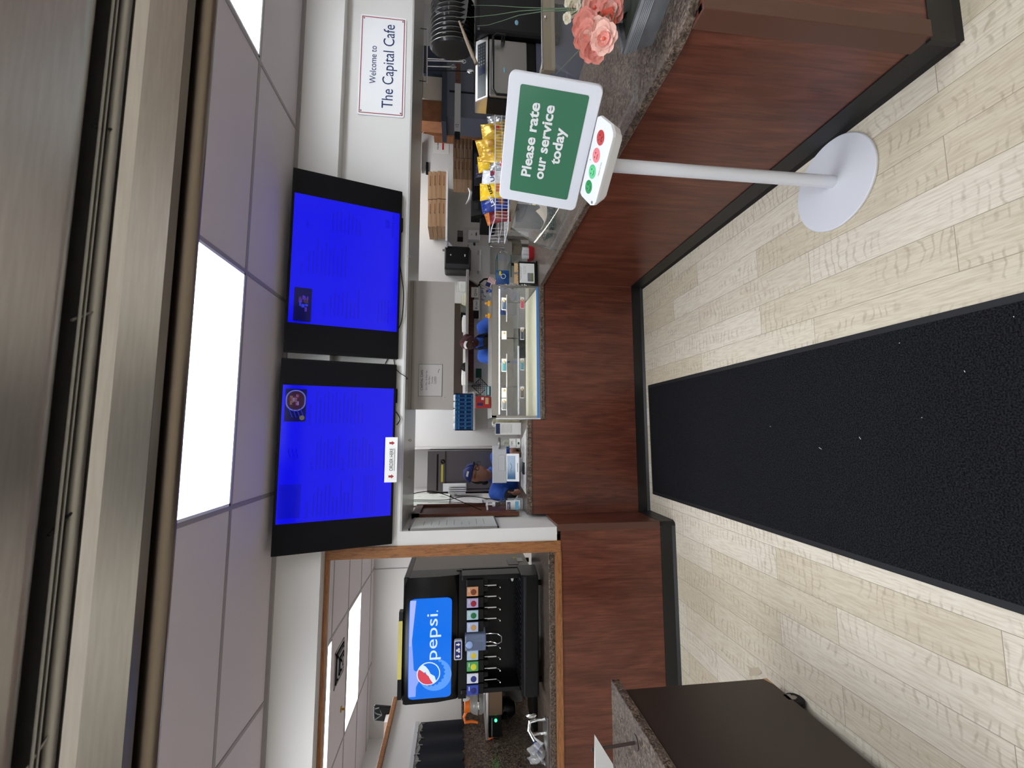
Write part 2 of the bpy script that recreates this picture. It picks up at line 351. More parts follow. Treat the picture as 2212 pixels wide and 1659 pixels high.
PANELK = mat('lit_kitchen_diffuser', (250, 250, 250), .6, emit=PANEL*1.0)
PANELD = mat('lit_drinks_diffuser', (250, 252, 255), .6, emit=PANEL*1.0)
def panel_light(h, label, z=CEIL, pm=None):
    o = thing('ceiling_light', label, 'ceiling light', ((h[0]+h[1])/2, (h[2]+h[3])/2, z), 'flat ceiling light panels')
    f = MB(); a, b, c, d = h
    for q in ((a, c, a+.014, d), (b-.014, c, b, d), (a, c, b, c+.014), (a, d-.014, b, d)): f.box((q[0], q[1], z-.006), (q[2], q[3], z+.03))
    f.obj('frame', WHITEM, o); MB().box((a+.014, c+.014, z+.004), (b-.014, d-.014, z+.012)).obj('diffuser', pm or PANELM, o); return o
names = {0: 'large lit ceiling panel above the aisle in front of the menu screens', 1: 'lit ceiling panel cut by the top right corner above the welcome sign'}
_tn = [10]
def unseen(h, pm=None):
    o = panel_light(h, 'x', pm=pm); o.name = 'trim_%d' % _tn[0]; _tn[0] += 1; o['kind'] = 'structure'  # ceiling light panels out of view, added to light the rooms
    for q in ('label', 'category', 'group'): del o[q]
for k, h in enumerate(holes):
    if k in names: panel_light(h, names[k])
    else: unseen(h)
struct(MB().box((FX0-.1, FY0, 0), (FX0, YP+.1, CEIL)), 'wall_left', WHITE)
struct(MB().box((FX1, FY0, 0), (FX1+.1, YP, CEIL)), 'wall_right', WHITE)
struct(MB().box((FX0-.1, FY0-.1, 0), (FX1+.1, FY0, CEIL)), 'wall_rear', WHITE)
# wall above the counters: upper box, lower face, deep underside over the service counter, post, partition
m = MB(); m.box((FX0, YS, 2.475), (FX1, YP+.02, CEIL)); m.box((-.69, YP, 1.99), (FX1, YP+.16, 2.48)); m.box((FX0, YP+.02, 2.475), (-.69, YP+.16, CEIL)); struct(m, 'wall_front', WHITE)
struct(MB().box((-.784, YP, .888), (-.69, YP+.2, 2.476)), 'wall_post', WHITE)
struct(MB().box((-.79, YP+.2, .0), (-.70, 6.6, CEIL)), 'wall_partition', WHITE)
UNDER = mat('satin_grey_paint', (176, 175, 174), .28)
struct(MB().box((-.69, YP+.002, 1.978), (FX1, 3.93, 1.99)).box((-.69, 3.9, 1.99), (FX1, 3.93, CEIL)), 'trim_2', UNDER)
struct(MB().box((-.80, 5.6, 0), (6, 5.7, CEIL)), 'wall_back', KWALL)
struct(MB().box((6, 3.2, 0), (6.1, 5.7, CEIL)), 'wall_kitchen_right', WHITE)
struct(MB().box((FX0, 6.6, 0), (-.69, 6.7, CEIL)).box((FX0-.1, 3.2, 0), (FX0, 6.7, CEIL)), 'wall_drinks_room', WHITE)
KH = [(-.3, .9, 4.45, 5.05), (2.3, 3.5, 4.45, 5.05)]
t = ceiling('ceiling_kitchen', -.69, 6, 3.93, 5.6, KH, 0, 0); struct(t, 'trim_3', TBAR)
for h in KH: unseen(h, PANELK)
a = at(781, 1283.5, Z=CEIL); b = at(744.3, 1581, Z=CEIL)
DH = [(-3.2, -1.96, 5.14, 5.75), (-3.2, -1.96, 3.92, 4.50)]
t = ceiling('ceiling_drinks_room', FX0, -.80, YP+.16, 6.6, DH, -1.945, 5.125)
for y in (3.9, 4.5): pass
struct(t, 'trim_4', TBAR)
panel_light(DH[0], 'lit ceiling panel deep in the drinks room above the drink machine', pm=PANELD); panel_light(DH[1], 'thin glowing strip of ceiling light just under the oak top rail', pm=PANELD)
struct(MB().box((-1.965, 6.59, 1.9), (-1.957, 6.6, CEIL)), 'trim_5', TBAR)
# black baseboards
m = MB(); cove = lambda y: [(y, 0), (y+.03, 0), (y+.03, .108), (y+.018, .108), (y+.016, .02)]
m.prism([(y_, z_) for y_, z_ in cove(3.528)], 'X', -.68, 1.262); struct(m, 'baseboard_back', BASEB, bevel=.002)
m = MB(); m.prism(cove(3.113), 'X', -3.9, -.70); m.prism([(-.665, 0), (-.69, 0), (-.69, .108), (-.672, .108), (-.670, .02)], 'Y', 3.14, 3.53)
m.prism([(-.70+.03*math.cos(a), 3.14+.028*math.sin(a)) for a in [-math.pi/2+k*math.pi/12 for k in range(7)]]+[(-.70, 3.14)], 'Z', 0, .108, None, True)
struct(m, 'baseboard_left', BASEB)
m = MB(); m.prism([(1.235, 0), (1.27, 0), (1.27, .108), (1.252, .108), (1.246, .02)], 'Y', 1.085, 3.53); m.prism([(1.072, 0), (1.10, 0), (1.10, .108), (1.085, .108), (1.08, .02)], 'X', 1.24, 4.5)
struct(m, 'baseboard_right', BASEB)
# oak frame of the drinks opening
fr = thing('trim_8', 'x', 'x', (-.82, YP, .86)); fr['kind'] = 'structure'; del fr['label']; del fr['category']
MB().box((-.862, YP-.008, .862), (-.784, YP+.13, 2.475)).obj('side_jamb', OAK, fr, bevel=.002)
MB().box((-3.9, YP-.008, 2.444), (-.862, YP+.018, 2.475)).obj('top_rail', OAKH, fr, bevel=.002)
MB().box((-3.9, YP-.008, .858), (-.862, YP+.04, .900)).obj('bottom_rail', OAKH, fr, bevel=.002)
# ================================================================== counters
c = thing('service_counter', 'L-shaped service counter clad in red-brown wood laminate', 'counter', (.3, 3.54, 0))
MB().box((-.673, 3.54, .10), (.09, 3.56, .998)).box((.09, 3.54, .10), (1.26, 3.56, .885)).obj('back_panel', LAM, c)
MB().box((1.257, 1.09, .10), (1.277, 3.54, .885)).obj('side_panel', LAM, c)
MB().box((1.257, 1.088, .10), (4.4, 1.108, .885)).obj('end_panel', LAM, c)
CORN = mat('brown_corner_strip', (88, 56, 44), .4)
MB().prism([(1.249, 1.08), (1.31, 1.08), (1.31, 1.09), (1.258, 1.09), (1.258, 1.15), (1.249, 1.15)], 'Z', .104, .885).obj('corner_strip', CORN, c, bevel=.003)
MB().box((1.254, 3.533, .108), (1.259, 3.54, .884)).obj('seam_strip', mat('tan_strip', (120, 72, 58), .4), c)
MB().box((-.672, 4.08, 0), (2.0, 4.10, .882)).box((2.0, 1.11, 0), (2.02, 4.10, .88)).obj('inner_panel', mat('grey_laminate', (120, 112, 104), .5), c)
def arc(cx, cy, r, a0, a1, n=8): return [(cx+r*math.cos(math.radians(a0+(a1-a0)*k/n)), cy+r*math.sin(math.radians(a0+(a1-a0)*k/n))) for k in range(n+1)]
m = MB(); m.prism([(.094, 3.53)]+[(1.235, 3.53)]+arc(1.235+.15, 1.06+.15, .15, 180, 270)+[(4.4, 1.06), (4.4, 1.85), (2.06, 1.85), (2.06, 4.12), (.094, 4.12)], 'Z', .884, .918)
single(m, 'countertop', 'lower brown speckled countertop wrapping around to the right with a rounded corner', 'countertop', GRAN, bevel=.004)
m = MB(); m.box((-.672, 3.53, .998), (.091, 4.12, 1.038)); single(m, 'raised_countertop', 'raised brown speckled countertop carrying the till, behind the mat', 'countertop', GRAN, bevel=.004)
c = thing('drinks_counter', 'low wall of red-brown wood laminate below the drink machine opening', 'counter', (-2, YP, 0))
MB().box((-3.9, YP, .10), (-.683, YP+.02, .86)).obj('front_panel', LAM, c)
MB().box((-.69, YP, .10), (-.674, 3.54, .886)).obj('return_panel', LAM, c)
MB().box((-.72, YP-.004, .108), (-.670, YP+.03, .884)).obj('corner_strip', CORN, c, bevel=.002)
MB().box((-3.9, 3.2, 0), (-.80, 3.9, .88)).obj('cabinet_body', mat('grey_laminate'), c)
m = MB(); m.box((-3.9, 3.19, .892), (-.80, 3.95, .94)); single(m, 'drinks_countertop', 'brown speckled countertop behind the oak bottom rail', 'countertop', GRAN, bevel=.004)
# floor mat
mt = thing('floor_mat', 'long black carpet mat with a rubber border on the pale plank floor', 'mat', (-.07, 1.5, 0))
m = MB(); m.prism([(-.5225, .86), (.3885, .86), (.3785, 3.480), (-.5225, 3.466)], 'Z', 0, .006); m.obj('rubber_border', mat('mat_rubber', (26, 26, 29), .6), mt, bevel=.002)
MB().prism([(-.497, .885), (.364, .885), (.354, 3.452), (-.497, 3.440)], 'Z', .005, .0095).obj('carpet_pile', CARPET, mt, kind='stuff')
for i, (x, y) in enumerate([(1772, 968), (1858, 946), (1943, 741), (2084, 802), (1991, 902), (1664, 921), (2190, 684)]):
    p = at(x, y, Z=.0115); a = random.random()*3; l = [.016, .011, .003, .006, .003, .005, .003][i]
    single(MB().tube([p-Vector((math.cos(a), math.sin(a), 0))*l/2, p+Vector((math.cos(a+.3), math.sin(a+.3), 0))*l/2], .0009, 5), 'lint',
           ['longest white thread of lint on the black mat', 'curled white thread just right of the longest one on the mat', 'bright white crumb near the right edge of the mat', 'small pale crumb alone low on the mat right half', 'tiny white crumb at the middle of the mat', 'faint thread highest up on the mat', 'pale crumb at the lower right corner of the mat'][i], 'lint', PAPER, 'lint on the mat')
# ================================================================== menu screens
def menu_screen(x0, x1, label, right, dz):
    HB = mat('screen_bezel', (10, 10, 12), .45, spec=.2); b0, t0 = Vector((0, 3.10, 2.035+dz)), Vector((0, 2.88, 2.722+dz)); u = (t0-b0).normalized(); H = (t0-b0).length; r = X_; n = r.cross(u).normalized()
    W = x1-x0; c = Vector(((x0+x1)/2, 0, 0))+(b0+t0)/2
    o = thing('menu_screen', label, 'screen', c)
    m = MB(); m.rrect(c, r, u, W, H, .006, .03); m.obox(c-n*.045+u*-.05, r, u, n, W*.7, H*.6, .04); m.obox(c-n*.02-u*(H/2-.004)+r*(.30 if right else .32)*W, r, u, n, .10, .03, .03); m.obj('housing', HB, o, bevel=.002)
    MB().quad(c+n*.0003, r, u, W-.02, H-.02, None).obj('panel', mat('dark_screen_glass', (5, 5, 12), .3, spec=.2), o)
    m = MB()
    fl = lambda x, y: c+r*((x-.5)*W)+u*((.5-y)*H)+n*.0012      # x, y as fractions of the screen from its top left
    L, R = (.155, .86); BL = screen('blue_screen', (.0008, .0008, .80), 1.0)
    m.quad(fl((L+R)/2, .5), r, u, (R-L)*W, H*.955, BL, .0008); s = m.obj('lit_picture', None, o)
    D1 = screen('deep_blue_lettering', (.0004, .0004, .46), 1.0); D2 = screen('dark_blue_box', (.0, .001, .52), 1.0)
    m = MB()
    def line(x, y, wd, h=.006, mm=D1): m.quad(fl(x+wd/2, y)+n*.001, r, u, wd*W, h*H, mm, .0004)
    def head(x, y, tx, h=.02): m.text(tx, fl(x, y)+n*.0012, r, u, h, D1, 'LEFT')
    rnd = random.Random(3)
    if not right:
        m.quad(fl(.265, .12)+n*.0008, r, u, .17*W, .17*H, D2, .0004)
        for k in range(8): line(.19, .09+.010*k, .035+.003*k, .003)
        for k, tx in enumerate(('THE', 'CAPITAL', 'CAFE')): m.text(tx, fl(.30, .10+.04*k)+n*.0014, r, u, .016, D1)
        head(.175, .27, 'Breakfast'); head(.41, .29, 'Lite Fare', .016); head(.41, .55, 'Burgers'); head(.655, .26, 'Sandwiches')
        for k in range(11): line(.18, .31+.032*k, rnd.uniform(.09, .2), .007)
        for k in range(6): line(.18, .73+.02*k, .2, .004)
        for k in range(7): line(.42, .32+.03*k, rnd.uniform(.1, .19), .006)
        for k in range(8): line(.42, .59+.03*k, rnd.uniform(.1, .19), .006)
        for k in range(13): line(.66, .30+.033*k, rnd.uniform(.1, .18), .006)
        for k in range(3): m.tube([fl(.47+.012*j, .10+.03*k+.008*math.sin(j*1.1))+n*.0016 for j in range(6)], .0018, 5, D1)
    else:
        head(.68, .15, 'Sides', .016); head(.42, .12, 'Specials', .016); head(.2, .32, 'Hot Dogs', .016); head(.2, .52, 'Pizza', .016)
        for k in range(8): line(.21, .37+.035*k, rnd.uniform(.08, .18), .006)
        for k in range(10): line(.43, .17+.035*k, rnd.uniform(.1, .2), .006)
        for k in range(8): line(.68, .36+.035*k, rnd.uniform(.08, .14), .006)
        for k in range(3): m.tube([fl(.76+.012*j, .845+.014*k+.008*math.sin(j*1.1))+n*.0016 for j in range(5)], .002, 5, D1)
        m.text('THE CAPITAL CAFE', fl(.775, .925)+n*.0014, r, u, .014, D1)
        for k in range(4): line(.20, .80+.03*k, .13, .005)
    m.obj('lettering', None, s)
    # the food photograph
    m = MB(); DB = screen('night_blue_photo', (.0, .0, .06), 1.0)
    if right:
        q = fl(.255, .135)+n*.0012; m.rrect(q+n*.0008, r, u, .18*W, .145*H, .006, .0006, DB)
        for k in range(14): m.rrect(q+r*rnd.uniform(-.045, .06)+u*rnd.uniform(-.03, .018)+n*.0012, r, u, rnd.uniform(.01, .03), rnd.uniform(.008, .02), .003, .0004, [screen('food_violet', (.06, .02, .35), 1), screen('food_brown', (.045, .02, .06), 1), screen('food_blue', (.02, .03, .65), 1)][k % 3])
    else:
        q = fl(.755, .13)+n*.0012; m.quad(q, r, u, .17*W, .17*H, DB, .0006); 
        m.rrect(q+r*.03+n*.0011, r, u, .135, .115, .055, .0004, screen('plate_rim', (.10, .12, .5), 1), 8)
        m.rrect(q+r*.03+n*.0015, r, u, .12, .10, .048, .0004, screen('food_dark', (.03, .008, .03), 1), 8)
        for k in range(16):
            a = rnd.uniform(0, 6.28); d = rnd.uniform(0, .035)
            m.rrect(q+r*(.03+d*math.cos(a))+u*(d*math.sin(a))+n*.002, r, u, rnd.uniform(.012, .028), rnd.uniform(.008, .018), .004, .0004, [screen('food_red', (.09, .01, .03), 1), screen('food_brown'if 0 else 'food_tan', (.12, .07, .07), 1), screen('food_lilac', (.16, .12, .34), 1)][k % 3])
        m.rrect(q-r*.08-u*.04+n*.002, r, u, .03, .03, .0149, .0004, screen('cup_tan', (.11, .1, .08), 1), 8)
        for k in range(4): m.obox(q-r*(.05+.0*k)+u*(-.04+.022*k)+n*.0012, (r+u*.4).normalized(), (u-r*.4).normalized(), n, .06, .004, .0005, screen('cloth_blue', (.01, .02, .6), 1))
    m.obj('food_picture', None, s)
    return o
menu_screen(-.762, .465, 'left wall-mounted menu screen, glowing blue, ORDER HERE sign hanging at its foot', False, 0)
menu_screen(.505, 1.758, 'right wall-mounted menu screen, glowing blue, nearer the welcome sign', True, -.008)
for k, x in enumerate((-.35, .12, .8, 1.3)): pass
# cables below the screens
def cable(label, pts, r=.004, name='cable', m=None, group=None, cat='cable', sub=6):
    P = [Vector(p) for p in pts]; out = []
    for i in range(len(P)-1):
        p0, p1, p2, p3 = P[max(i-1, 0)], P[i], P[i+1], P[min(i+2, len(P)-1)]
        for k in range(sub):
            t = k/sub; out.append(.5*((2*p1)+(p2-p0)*t+(2*p0-5*p1+4*p2-p3)*t*t+(3*p1-p0-3*p2+p3)*t**3))
    out.append(P[-1]); return single(MB().tube(out, r, 6), name, label, cat, m or BLACKM, group)
G = lambda L, Y: [at(x, y, Y=Y) for x, y in L]
cable('long black cable sagging under the right menu screen', G([(860, 545), (868, 600), (872, 640), (868, 690), (860, 712)], 3.115), .0035)
cable('short black cable looping in the gap between the menu screens', G([(832, 786), (841, 771), (850, 775), (853, 792)], 3.125), .003)
cable('black cable end hanging from the left menu screen right corner', G([(853, 795), (864, 806), (874, 812), (880, 818), (876, 818)], 3.12), .003)
cable('small loop of black cable under the left menu screen', G([(855, 889), (862, 899), (864, 907), (857, 918)], 3.12), .0035)
# signs
def flat_sign(name, label, c, r, u, w, h, cat='sign', m=None, t=.003, rad=0, **k):
    n = r.cross(u).normalized(); o = thing(name, label, cat, c)
    mb = MB(); mb.rrect(c, r, u, w, h, rad, t) if rad else mb.obox(Vector(c)-n*t/2, r, u, n, w, h, t)
    p = mb.obj('board', m or PAPER, o); return o, n
p = (at(834, 943, Y=3.065)+at(857, 1040, Y=3.065))/2; tu = (Vector((0, 2.88, 2.722))-Vector((0, 3.10, 2.035))).normalized()
o, n = flat_sign('hanging_sign', 'white ORDER HERE sign with red arrows taped under the left menu screen', Vector((-.195, 3.05, 2.05)), X_, Z_, .302, .082, t=.003)
m = MB(); c = Vector((-.195, 3.05, 2.046)); m.text('ORDER HERE', c+n*.001-Z_*.010, X_, Z_, .024, BLK, width=.15); m.obj('lettering', None, o); MB().quad(c+n*.001-Z_*.019, X_, Z_, .15, .0025, BLK).obj('underline', None, o)
for s in (-1, 1):
    q = c+X_*(s*.112)+n*.0008; pr = MB(); pr.add([q+X_*dx+Z_*dz for dx, dz in ((-.007, .018), (.007, .018), (.007, 0), (.014, 0), (0, -.018), (-.014, 0), (-.007, 0))], [tuple(range(6, -1, -1))], RED); pr.obj('arrow', None, o)
wc = Vector((2.785, YP-.006, 2.207))
o, n = flat_sign('welcome_sign', 'white Welcome to The Capital Cafe sign with a red border on the upper wall', wc, X_, Z_, .835, .345, m=WHITEP, t=.005, rad=.015)
m = MB()
for sz, sx in ((1, 0), (-1, 0)): m.quad(wc+n*.0005+Z_*(sz*.158), X_, Z_, .80, .006, RED)
for sx in (-1, 1): m.quad(wc+n*.0005+X_*(sx*.4), X_, Z_, .006, .322, RED)
m.obj('red_border', None, o)
MB().text('Welcome to', wc+n*.001+Z_*.045, X_, Z_, .047, INK, width=.315).obj('lettering', None, o)
MB().text('The Capital Cafe', wc+n*.001-Z_*.085, X_, Z_, .082, INK, width=.70).obj('lettering', None, o)
for sx, sz in ((-1, 1), (1, 1), (-1, -1), (1, -1)): MB().ball(wc+n*.002+X_*(sx*.385)+Z_*(sz*.146), .006, STEELD, 8, 6).obj('screw', None, o)
# eye hooks under the deep soffit
for (x, y), l in zip(((884, 553), (885, 951), (885, 1031)), ('eye hook under the right menu screen, above the paper towel dispenser', 'eye hook below the right end of the ORDER HERE sign', 'smaller eye hook below the left end of the ORDER HERE sign')):
    p = at(x, y, Z=1.965); m = MB(); m.tube([p+Z_*.0145, p+Z_*.006], .0022, 6); m.tube([p+Vector((.008*math.cos(a), 0, -.003+.008*math.sin(a))) for a in [k*math.pi/6 for k in range(12)]], .0022, 6, closed=True)
    single(m, 'eye_hook', l, 'hook', STEELD, 'eye hooks under the soffit')
# ================================================================== rating kiosk
def axes(yaw, tilt):
    r = Vector((math.cos(yaw), math.sin(yaw), 0)); f = Vector((-math.sin(yaw), math.cos(yaw), 0)); u = Z_*math.cos(tilt)+f*math.sin(tilt); return r, u, r.cross(u)
k = thing('rating_kiosk', 'white rating kiosk with a green screen and four smiley buttons on a pole', 'kiosk', (1.055, 1.572, 0))
MB().lathe([(0, 0), (.192, 0), (.195, .003), (.195, .010), (.192, .013), (.05, .017), (0, .018)], (1.049, 1.572, 0), 64, WHITEM).obj('base_plate', None, k)
MB().lathe([(.0255, .016), (.0255, 1.03)], (1.055, 1.566, 0), 32, WHITEM).obj('pole', None, k)
r, u, n = axes(-1.03, .21); C = Vector((1.096, 1.552, 1.270))
MB().rrect(C, r, u, .472, .336, .024, .02).obj('screen_frame', mat('frame_white', (226, 229, 238), .32), k, bevel=.003)
GRN = mat('green_poster', (58, 116, 88), .22)
s = MB().rrect(C+n*.0012+r*.005, r, u, .392, .248, .008, .0012).obj('poster_panel', GRN, k)
for tx, dy, wd in (('Please rate', .046, .272), ('our service', -.008, .274), ('today', -.062, .136)):
    MB().text(tx, C+n*.0014+r*.014+u*dy, r, u, .037, WHITEP, width=wd, bold=.028).obj('lettering', None, s)
MB().rrect(C-n*.02, r, u, .38, .26, .02, .035).obj('rear_cover', WHITEP, k, bevel=.004)
MB().tube([C-n*.045-u*.06, C-n*.06-u*.13, Vector((1.10, 1.60, 1.07)), Vector((1.055, 1.566, 1.02))], .014, 16).obj('neck', WHITEM, k)
r, u, n = axes(-1.0, 1.24); C = Vector((1.005, 1.49, 1.090))
out = [(-.143, .060), (.140, .060), (.149, .045), (.149, -.030), (.132, -.054), (.118, -.060), (-.120, -.060), (-.138, -.052), (-.150, -.030), (-.150, .045)]
def plate(m, pts, top, bot, mm=None, sh=1.0, sh2=None):
    a = [C+r*x+u*y+n*top for x, y in pts]; b = [C+r*(x*sh)+u*(y*sh)+n*bot for x, y in pts]; return m.loft([b, a], mm, False)
bu = plate(plate(MB(), out, 0, -.012), out, -.012, -.05, None, .86).obj('button_unit', WHITEP, k, bevel=.0025)
for x, cc, mood, nm in ((-.094, (40, 150, 84), 2, 'dark green happy button'), (-.034, (96, 208, 142), 1, 'light green content button'), (.027, (240, 132, 140), -1, 'pink unhappy button'), (.089, (196, 62, 62), -2, 'red angry button')):
    q = C+r*x+u*.010+n*.0002
    bm_ = MB(); R = .0255; ring = lambda rad, h: [q+r*(rad*math.cos(t))+u*(rad*.92*math.sin(t))+n*h for t in [j*math.pi/16 for j in range(32)]]
    bm_.loft([ring(R, -.002), ring(R, .001), ring(R*.93, .0022), ring(R*.01, .0026)], mat('button_%d' % cc[0], cc, .35))
    b = bm_.obj('button', None, bu, label=nm); 
    fc = MB()
    for e in (-1, 1): fc.lathe([(.0001, .0028), (.0026, .003), (.0026, .0026)], q+r*(e*.008)+u*.004, 10, BLK, n)
    ms = {2: (.011, -.010, -.5), 1: (.009, -.010, -.25), -1: (.009, -.012, .12), -2: (.009, -.014, .45)}[mood]
    fc.tube([q+r*(ms[0]*t)+u*(ms[1]+ms[2]*.014*(1-t*t))+n*.003 for t in (-1, -.5, 0, .5, 1)], .0009, 5, BLK)
    fc.obj('face', None, bu)
MB().text('happy-or-not', C+n*.0006+r*-.004-u*.036, r, u, .006, BLK, width=.05).obj('lettering', None, bu)
MB().lathe([(.0045, .0004), (.006, .0008), (.006, .0002)], C+r*-.134-u*.036, 16, GREYP, n).obj('round_mark', None, bu)
MB().ball(C+r*-.003+u*.042, .0018, GREYP, 8, 6).obj('sensor_dot', None, bu)
# ================================================================== podium at the lower left
pd = thing('podium', 'dark brown rolling podium with a speckled slab top, lower left corner', 'podium', (-1.6, 1.6, 0))
PDK = mat('espresso_laminate', (46, 35, 30), .42, bump=.04, bscale=90)
MB().prism([(2.115, .085), (2.115, .80), (1.0, .80), (1.0, .085), (2.06, .066)], 'X', -1.66, -1.225).obj('body', PDK, pd, bevel=.002)
MB().box((-1.70, .97, .802), (-1.213, 2.182, .843)).obj('slab_top', GRAN, pd, bevel=.003)
MB().prism([(2.113, .068), (2.113, .09), (2.06, .068)], 'X', -1.24, -1.2235).obj('chipped_corner', mat('raw_chipboard', (176, 138, 100), .9), pd, label='raw chipped corner')
for x, y in ((-1.245, 1.965), (-1.62, 1.965), (-1.245, 1.12), (-1.62, 1.12)):
    w_ = MB(); w_.lathe([(.0, -.016), (.036, -.016), (.042, -.010), (.042, .010), (.036, .016), (0, .016)], (x, y, .043), 24, BLACKM, X_); o = w_.obj('caster_wheel', None, pd)
    MB().lathe([(.0, .017), (.011, .019), (.012, .015)], (x, y, .043), 12, STEELD, X_).obj('hub', None, o)
    MB().box((x-.02, y-.02, .05), (x+.02, y+.02, .086)).obj('caster_fork', STEELD, pd)
sg = thing('table_sign', 'white card sign on a short dark rod standing on the podium', 'sign', at(1375, 1604, Z=.843))
b = at(1374, 1604, Z=.843); MB().tube([b, b+Vector((-.02, .01, .19))], .0065, 12).obj('rod', mat('dark_metal', (66, 54, 50), .45), sg)
MB().lathe([(.03, 0), (.03, .004), (.008, .006)], b, 20, mat('dark_metal')).obj('foot', None, sg)
tc = b+Vector((-.02, .01, .15)); t1 = at(1284, 1588, Y=tc[1]); t2 = at(1314, 1659, Y=tc[1])
rr = Vector((.62, -.78, 0)).normalized(); uu = (Z_*.8+Vector((-.78, -.62, 0))*.6*-1*-.2).normalized()
MB().add([t1, t1+Vector((.003, 0, 0)), t2+Vector((.035, -.03, -.01)), t2+Vector((-.23, -.16, -.01)), t1+Vector((-.25, -.10, .03)), t1+Vector((-.24, -.08, .032))], [(0, 1, 2, 3, 4, 5)]).obj('card', PAPER, sg)
single(MB().add([at(1612, 1437, Z=.003), at(1624, 1443, Z=.004), at(1636, 1441, Z=.003), at(1645, 1453, Z=.004), at(1636, 1459, Z=.003), at(1618, 1460, Z=.003), at(1620, 1448, Z=.006)], [(0, 1, 6), (1, 2, 3, 4), (1, 4, 5, 6)]), 'floor_scrap', 'torn scrap of paper on the floor at the podium foot', 'scrap', mat('tan_paper', (190, 176, 152), .8))
# ================================================================== stainless canopy right above the camera
hd = thing('overhead_canopy', 'blurred stainless canopy with heating rods and a rail close overhead', 'canopy', (0, .38, 1.86))
X0, X1 = -1.3, 1.5
m = MB(); m.prism([(.02, 1.862), (.309, 1.860)]+[(.309+.020*math.sin(t), 1.860+.020*(1-math.cos(t))) for t in [k*math.pi/16 for k in range(1, 9)]]+[(.329, 2.0), (.02, 2.0)], 'X', X0, X1, None, True); m.obj('housing', STEEL, hd)
m = MB(); m.prism([(.357, 1.865), (.366, 1.861), (.398, 1.852), (.3985, 1.860), (.372, 1.93), (.36, 1.93)], 'X', X0, X1, None, False); m.obj('reflector', STEEL, hd)
m = MB(); m.prism([(.3985, 1.852), (.4185, 1.858), (.4185, 2.0), (.3985, 2.0)], 'X', X0, X1); m.obj('outer_lip', mat('lip_steel', (140, 134, 126), .4, 1, bump=.1, bscale=40), hd)
MB().box((X0, .30, 1.93), (X1, .40, 1.94)).obj('recess_top', BLACKM, hd)
MB().box((X0, .417, 1.885), (X1, .50, 1.905)).obj('dark_gap_strip', BLACKM, hd)  # black strip added to paint the dark gap between lip and rail
MB().tube([(X0, .3505, 1.868), (X1, .3505, 1.868)], .0045, 12).obj('front_bar', STEELD, hd)
for y, z, rr_ in ((.3335, 1.863, .0011), (.3385, 1.864, .0009)): MB().tube([(X0, y, z), (X1, y, z)], rr_, 8).obj('guard_wire', STEELD, hd)
MB().box((X0, .3345, 1.90), (X1, .341, 1.912)).obj('heating_rod', GREYP, hd)
for k_ in range(-4, 6):
    x = .085+.145*k_; MB().tube([(x-.008, .329, 1.864), (x+.004, .349, 1.866)], .0010, 6).obj('cross_wire', BLACKM if k_ % 2 else STEELD, hd)
MB().tube([(X0, .4465, 1.8665), (X1, .4465, 1.8665)], .0105, 24).obj('rail_tube', mat('worn_steel', (128, 118, 108), .32, 1), hd)
for x in (-1.25, 1.45): MB().tube([(x, .4465, 1.8665), (x, .40, 1.95)], .006, 8).obj('rail_bracket', STEELD, hd)
# ================================================================== sneeze guard on the right counter
g = thing('sneeze_guard', 'steel framed glass guard standing on the right counter behind the kiosk screen', 'guard', (1.42, 2.2, .918))
GF = mat('warm_steel', (158, 148, 132), .42, .85)
MB().box((1.412, 1.53, 1.247), (1.446, 2.955, 1.287)).obj('side_bar', GF, g, bevel=.002)
MB().box((1.40, 1.518, 1.234), (2.6, 1.532, 1.284)).obj('end_bar', GF, g, bevel=.002)
MB().tube([(1.40, 1.516, 1.287), (2.6, 1.516, 1.287)], .003, 8).obj('rim', CHROME, g)
for x, y in ((1.665, 25), (1.6, 155)):
    p = at(1178, y+12, Y=1.515); MB().ball(p, .006, CHROME, 10, 6).obj('rivet', None, g)
m = MB(); m.sheet(lambda a, b: Vector((1.268+(1.425-1.268)*(b**1.6), 1.50+a*1.38, .919+b*.33)), 20, 8, None, .004); m.obj('side_glass', CLEAR, g)
m = MB(); m.add([(1.29, 1.50, .919), (2.1, 1.50, .919), (2.1, 1.516, 1.25), (1.41, 1.516, 1.25)], [(0, 1, 2, 3)]); m.obj('end_glass', ACRYL, g)
MB().tube([(1.268, 2.883, .92), (1.31, 2.883, 1.06), (1.42, 2.886, 1.25)], .004, 6).obj('glass_edge', mat('green_glass_edge', (70, 84, 78), .2), g)
MB().box((1.42, 2.92, .918), (1.437, 2.937, 1.25)).obj('post', STEELD, g)
MB().box((1.75, 1.55, .918), (1.77, 1.57, 1.25)).obj('post', STEELD, g)
MB().box((1.300, 1.50, .9185), (1.314, 1.92, .924)).box((1.300, 1.90, .9185), (1.46, 1.914, .924)).box((1.268, 1.48, .9185), (1.60, 1.484, .935)).obj('acrylic_foot', ACRYL, g)
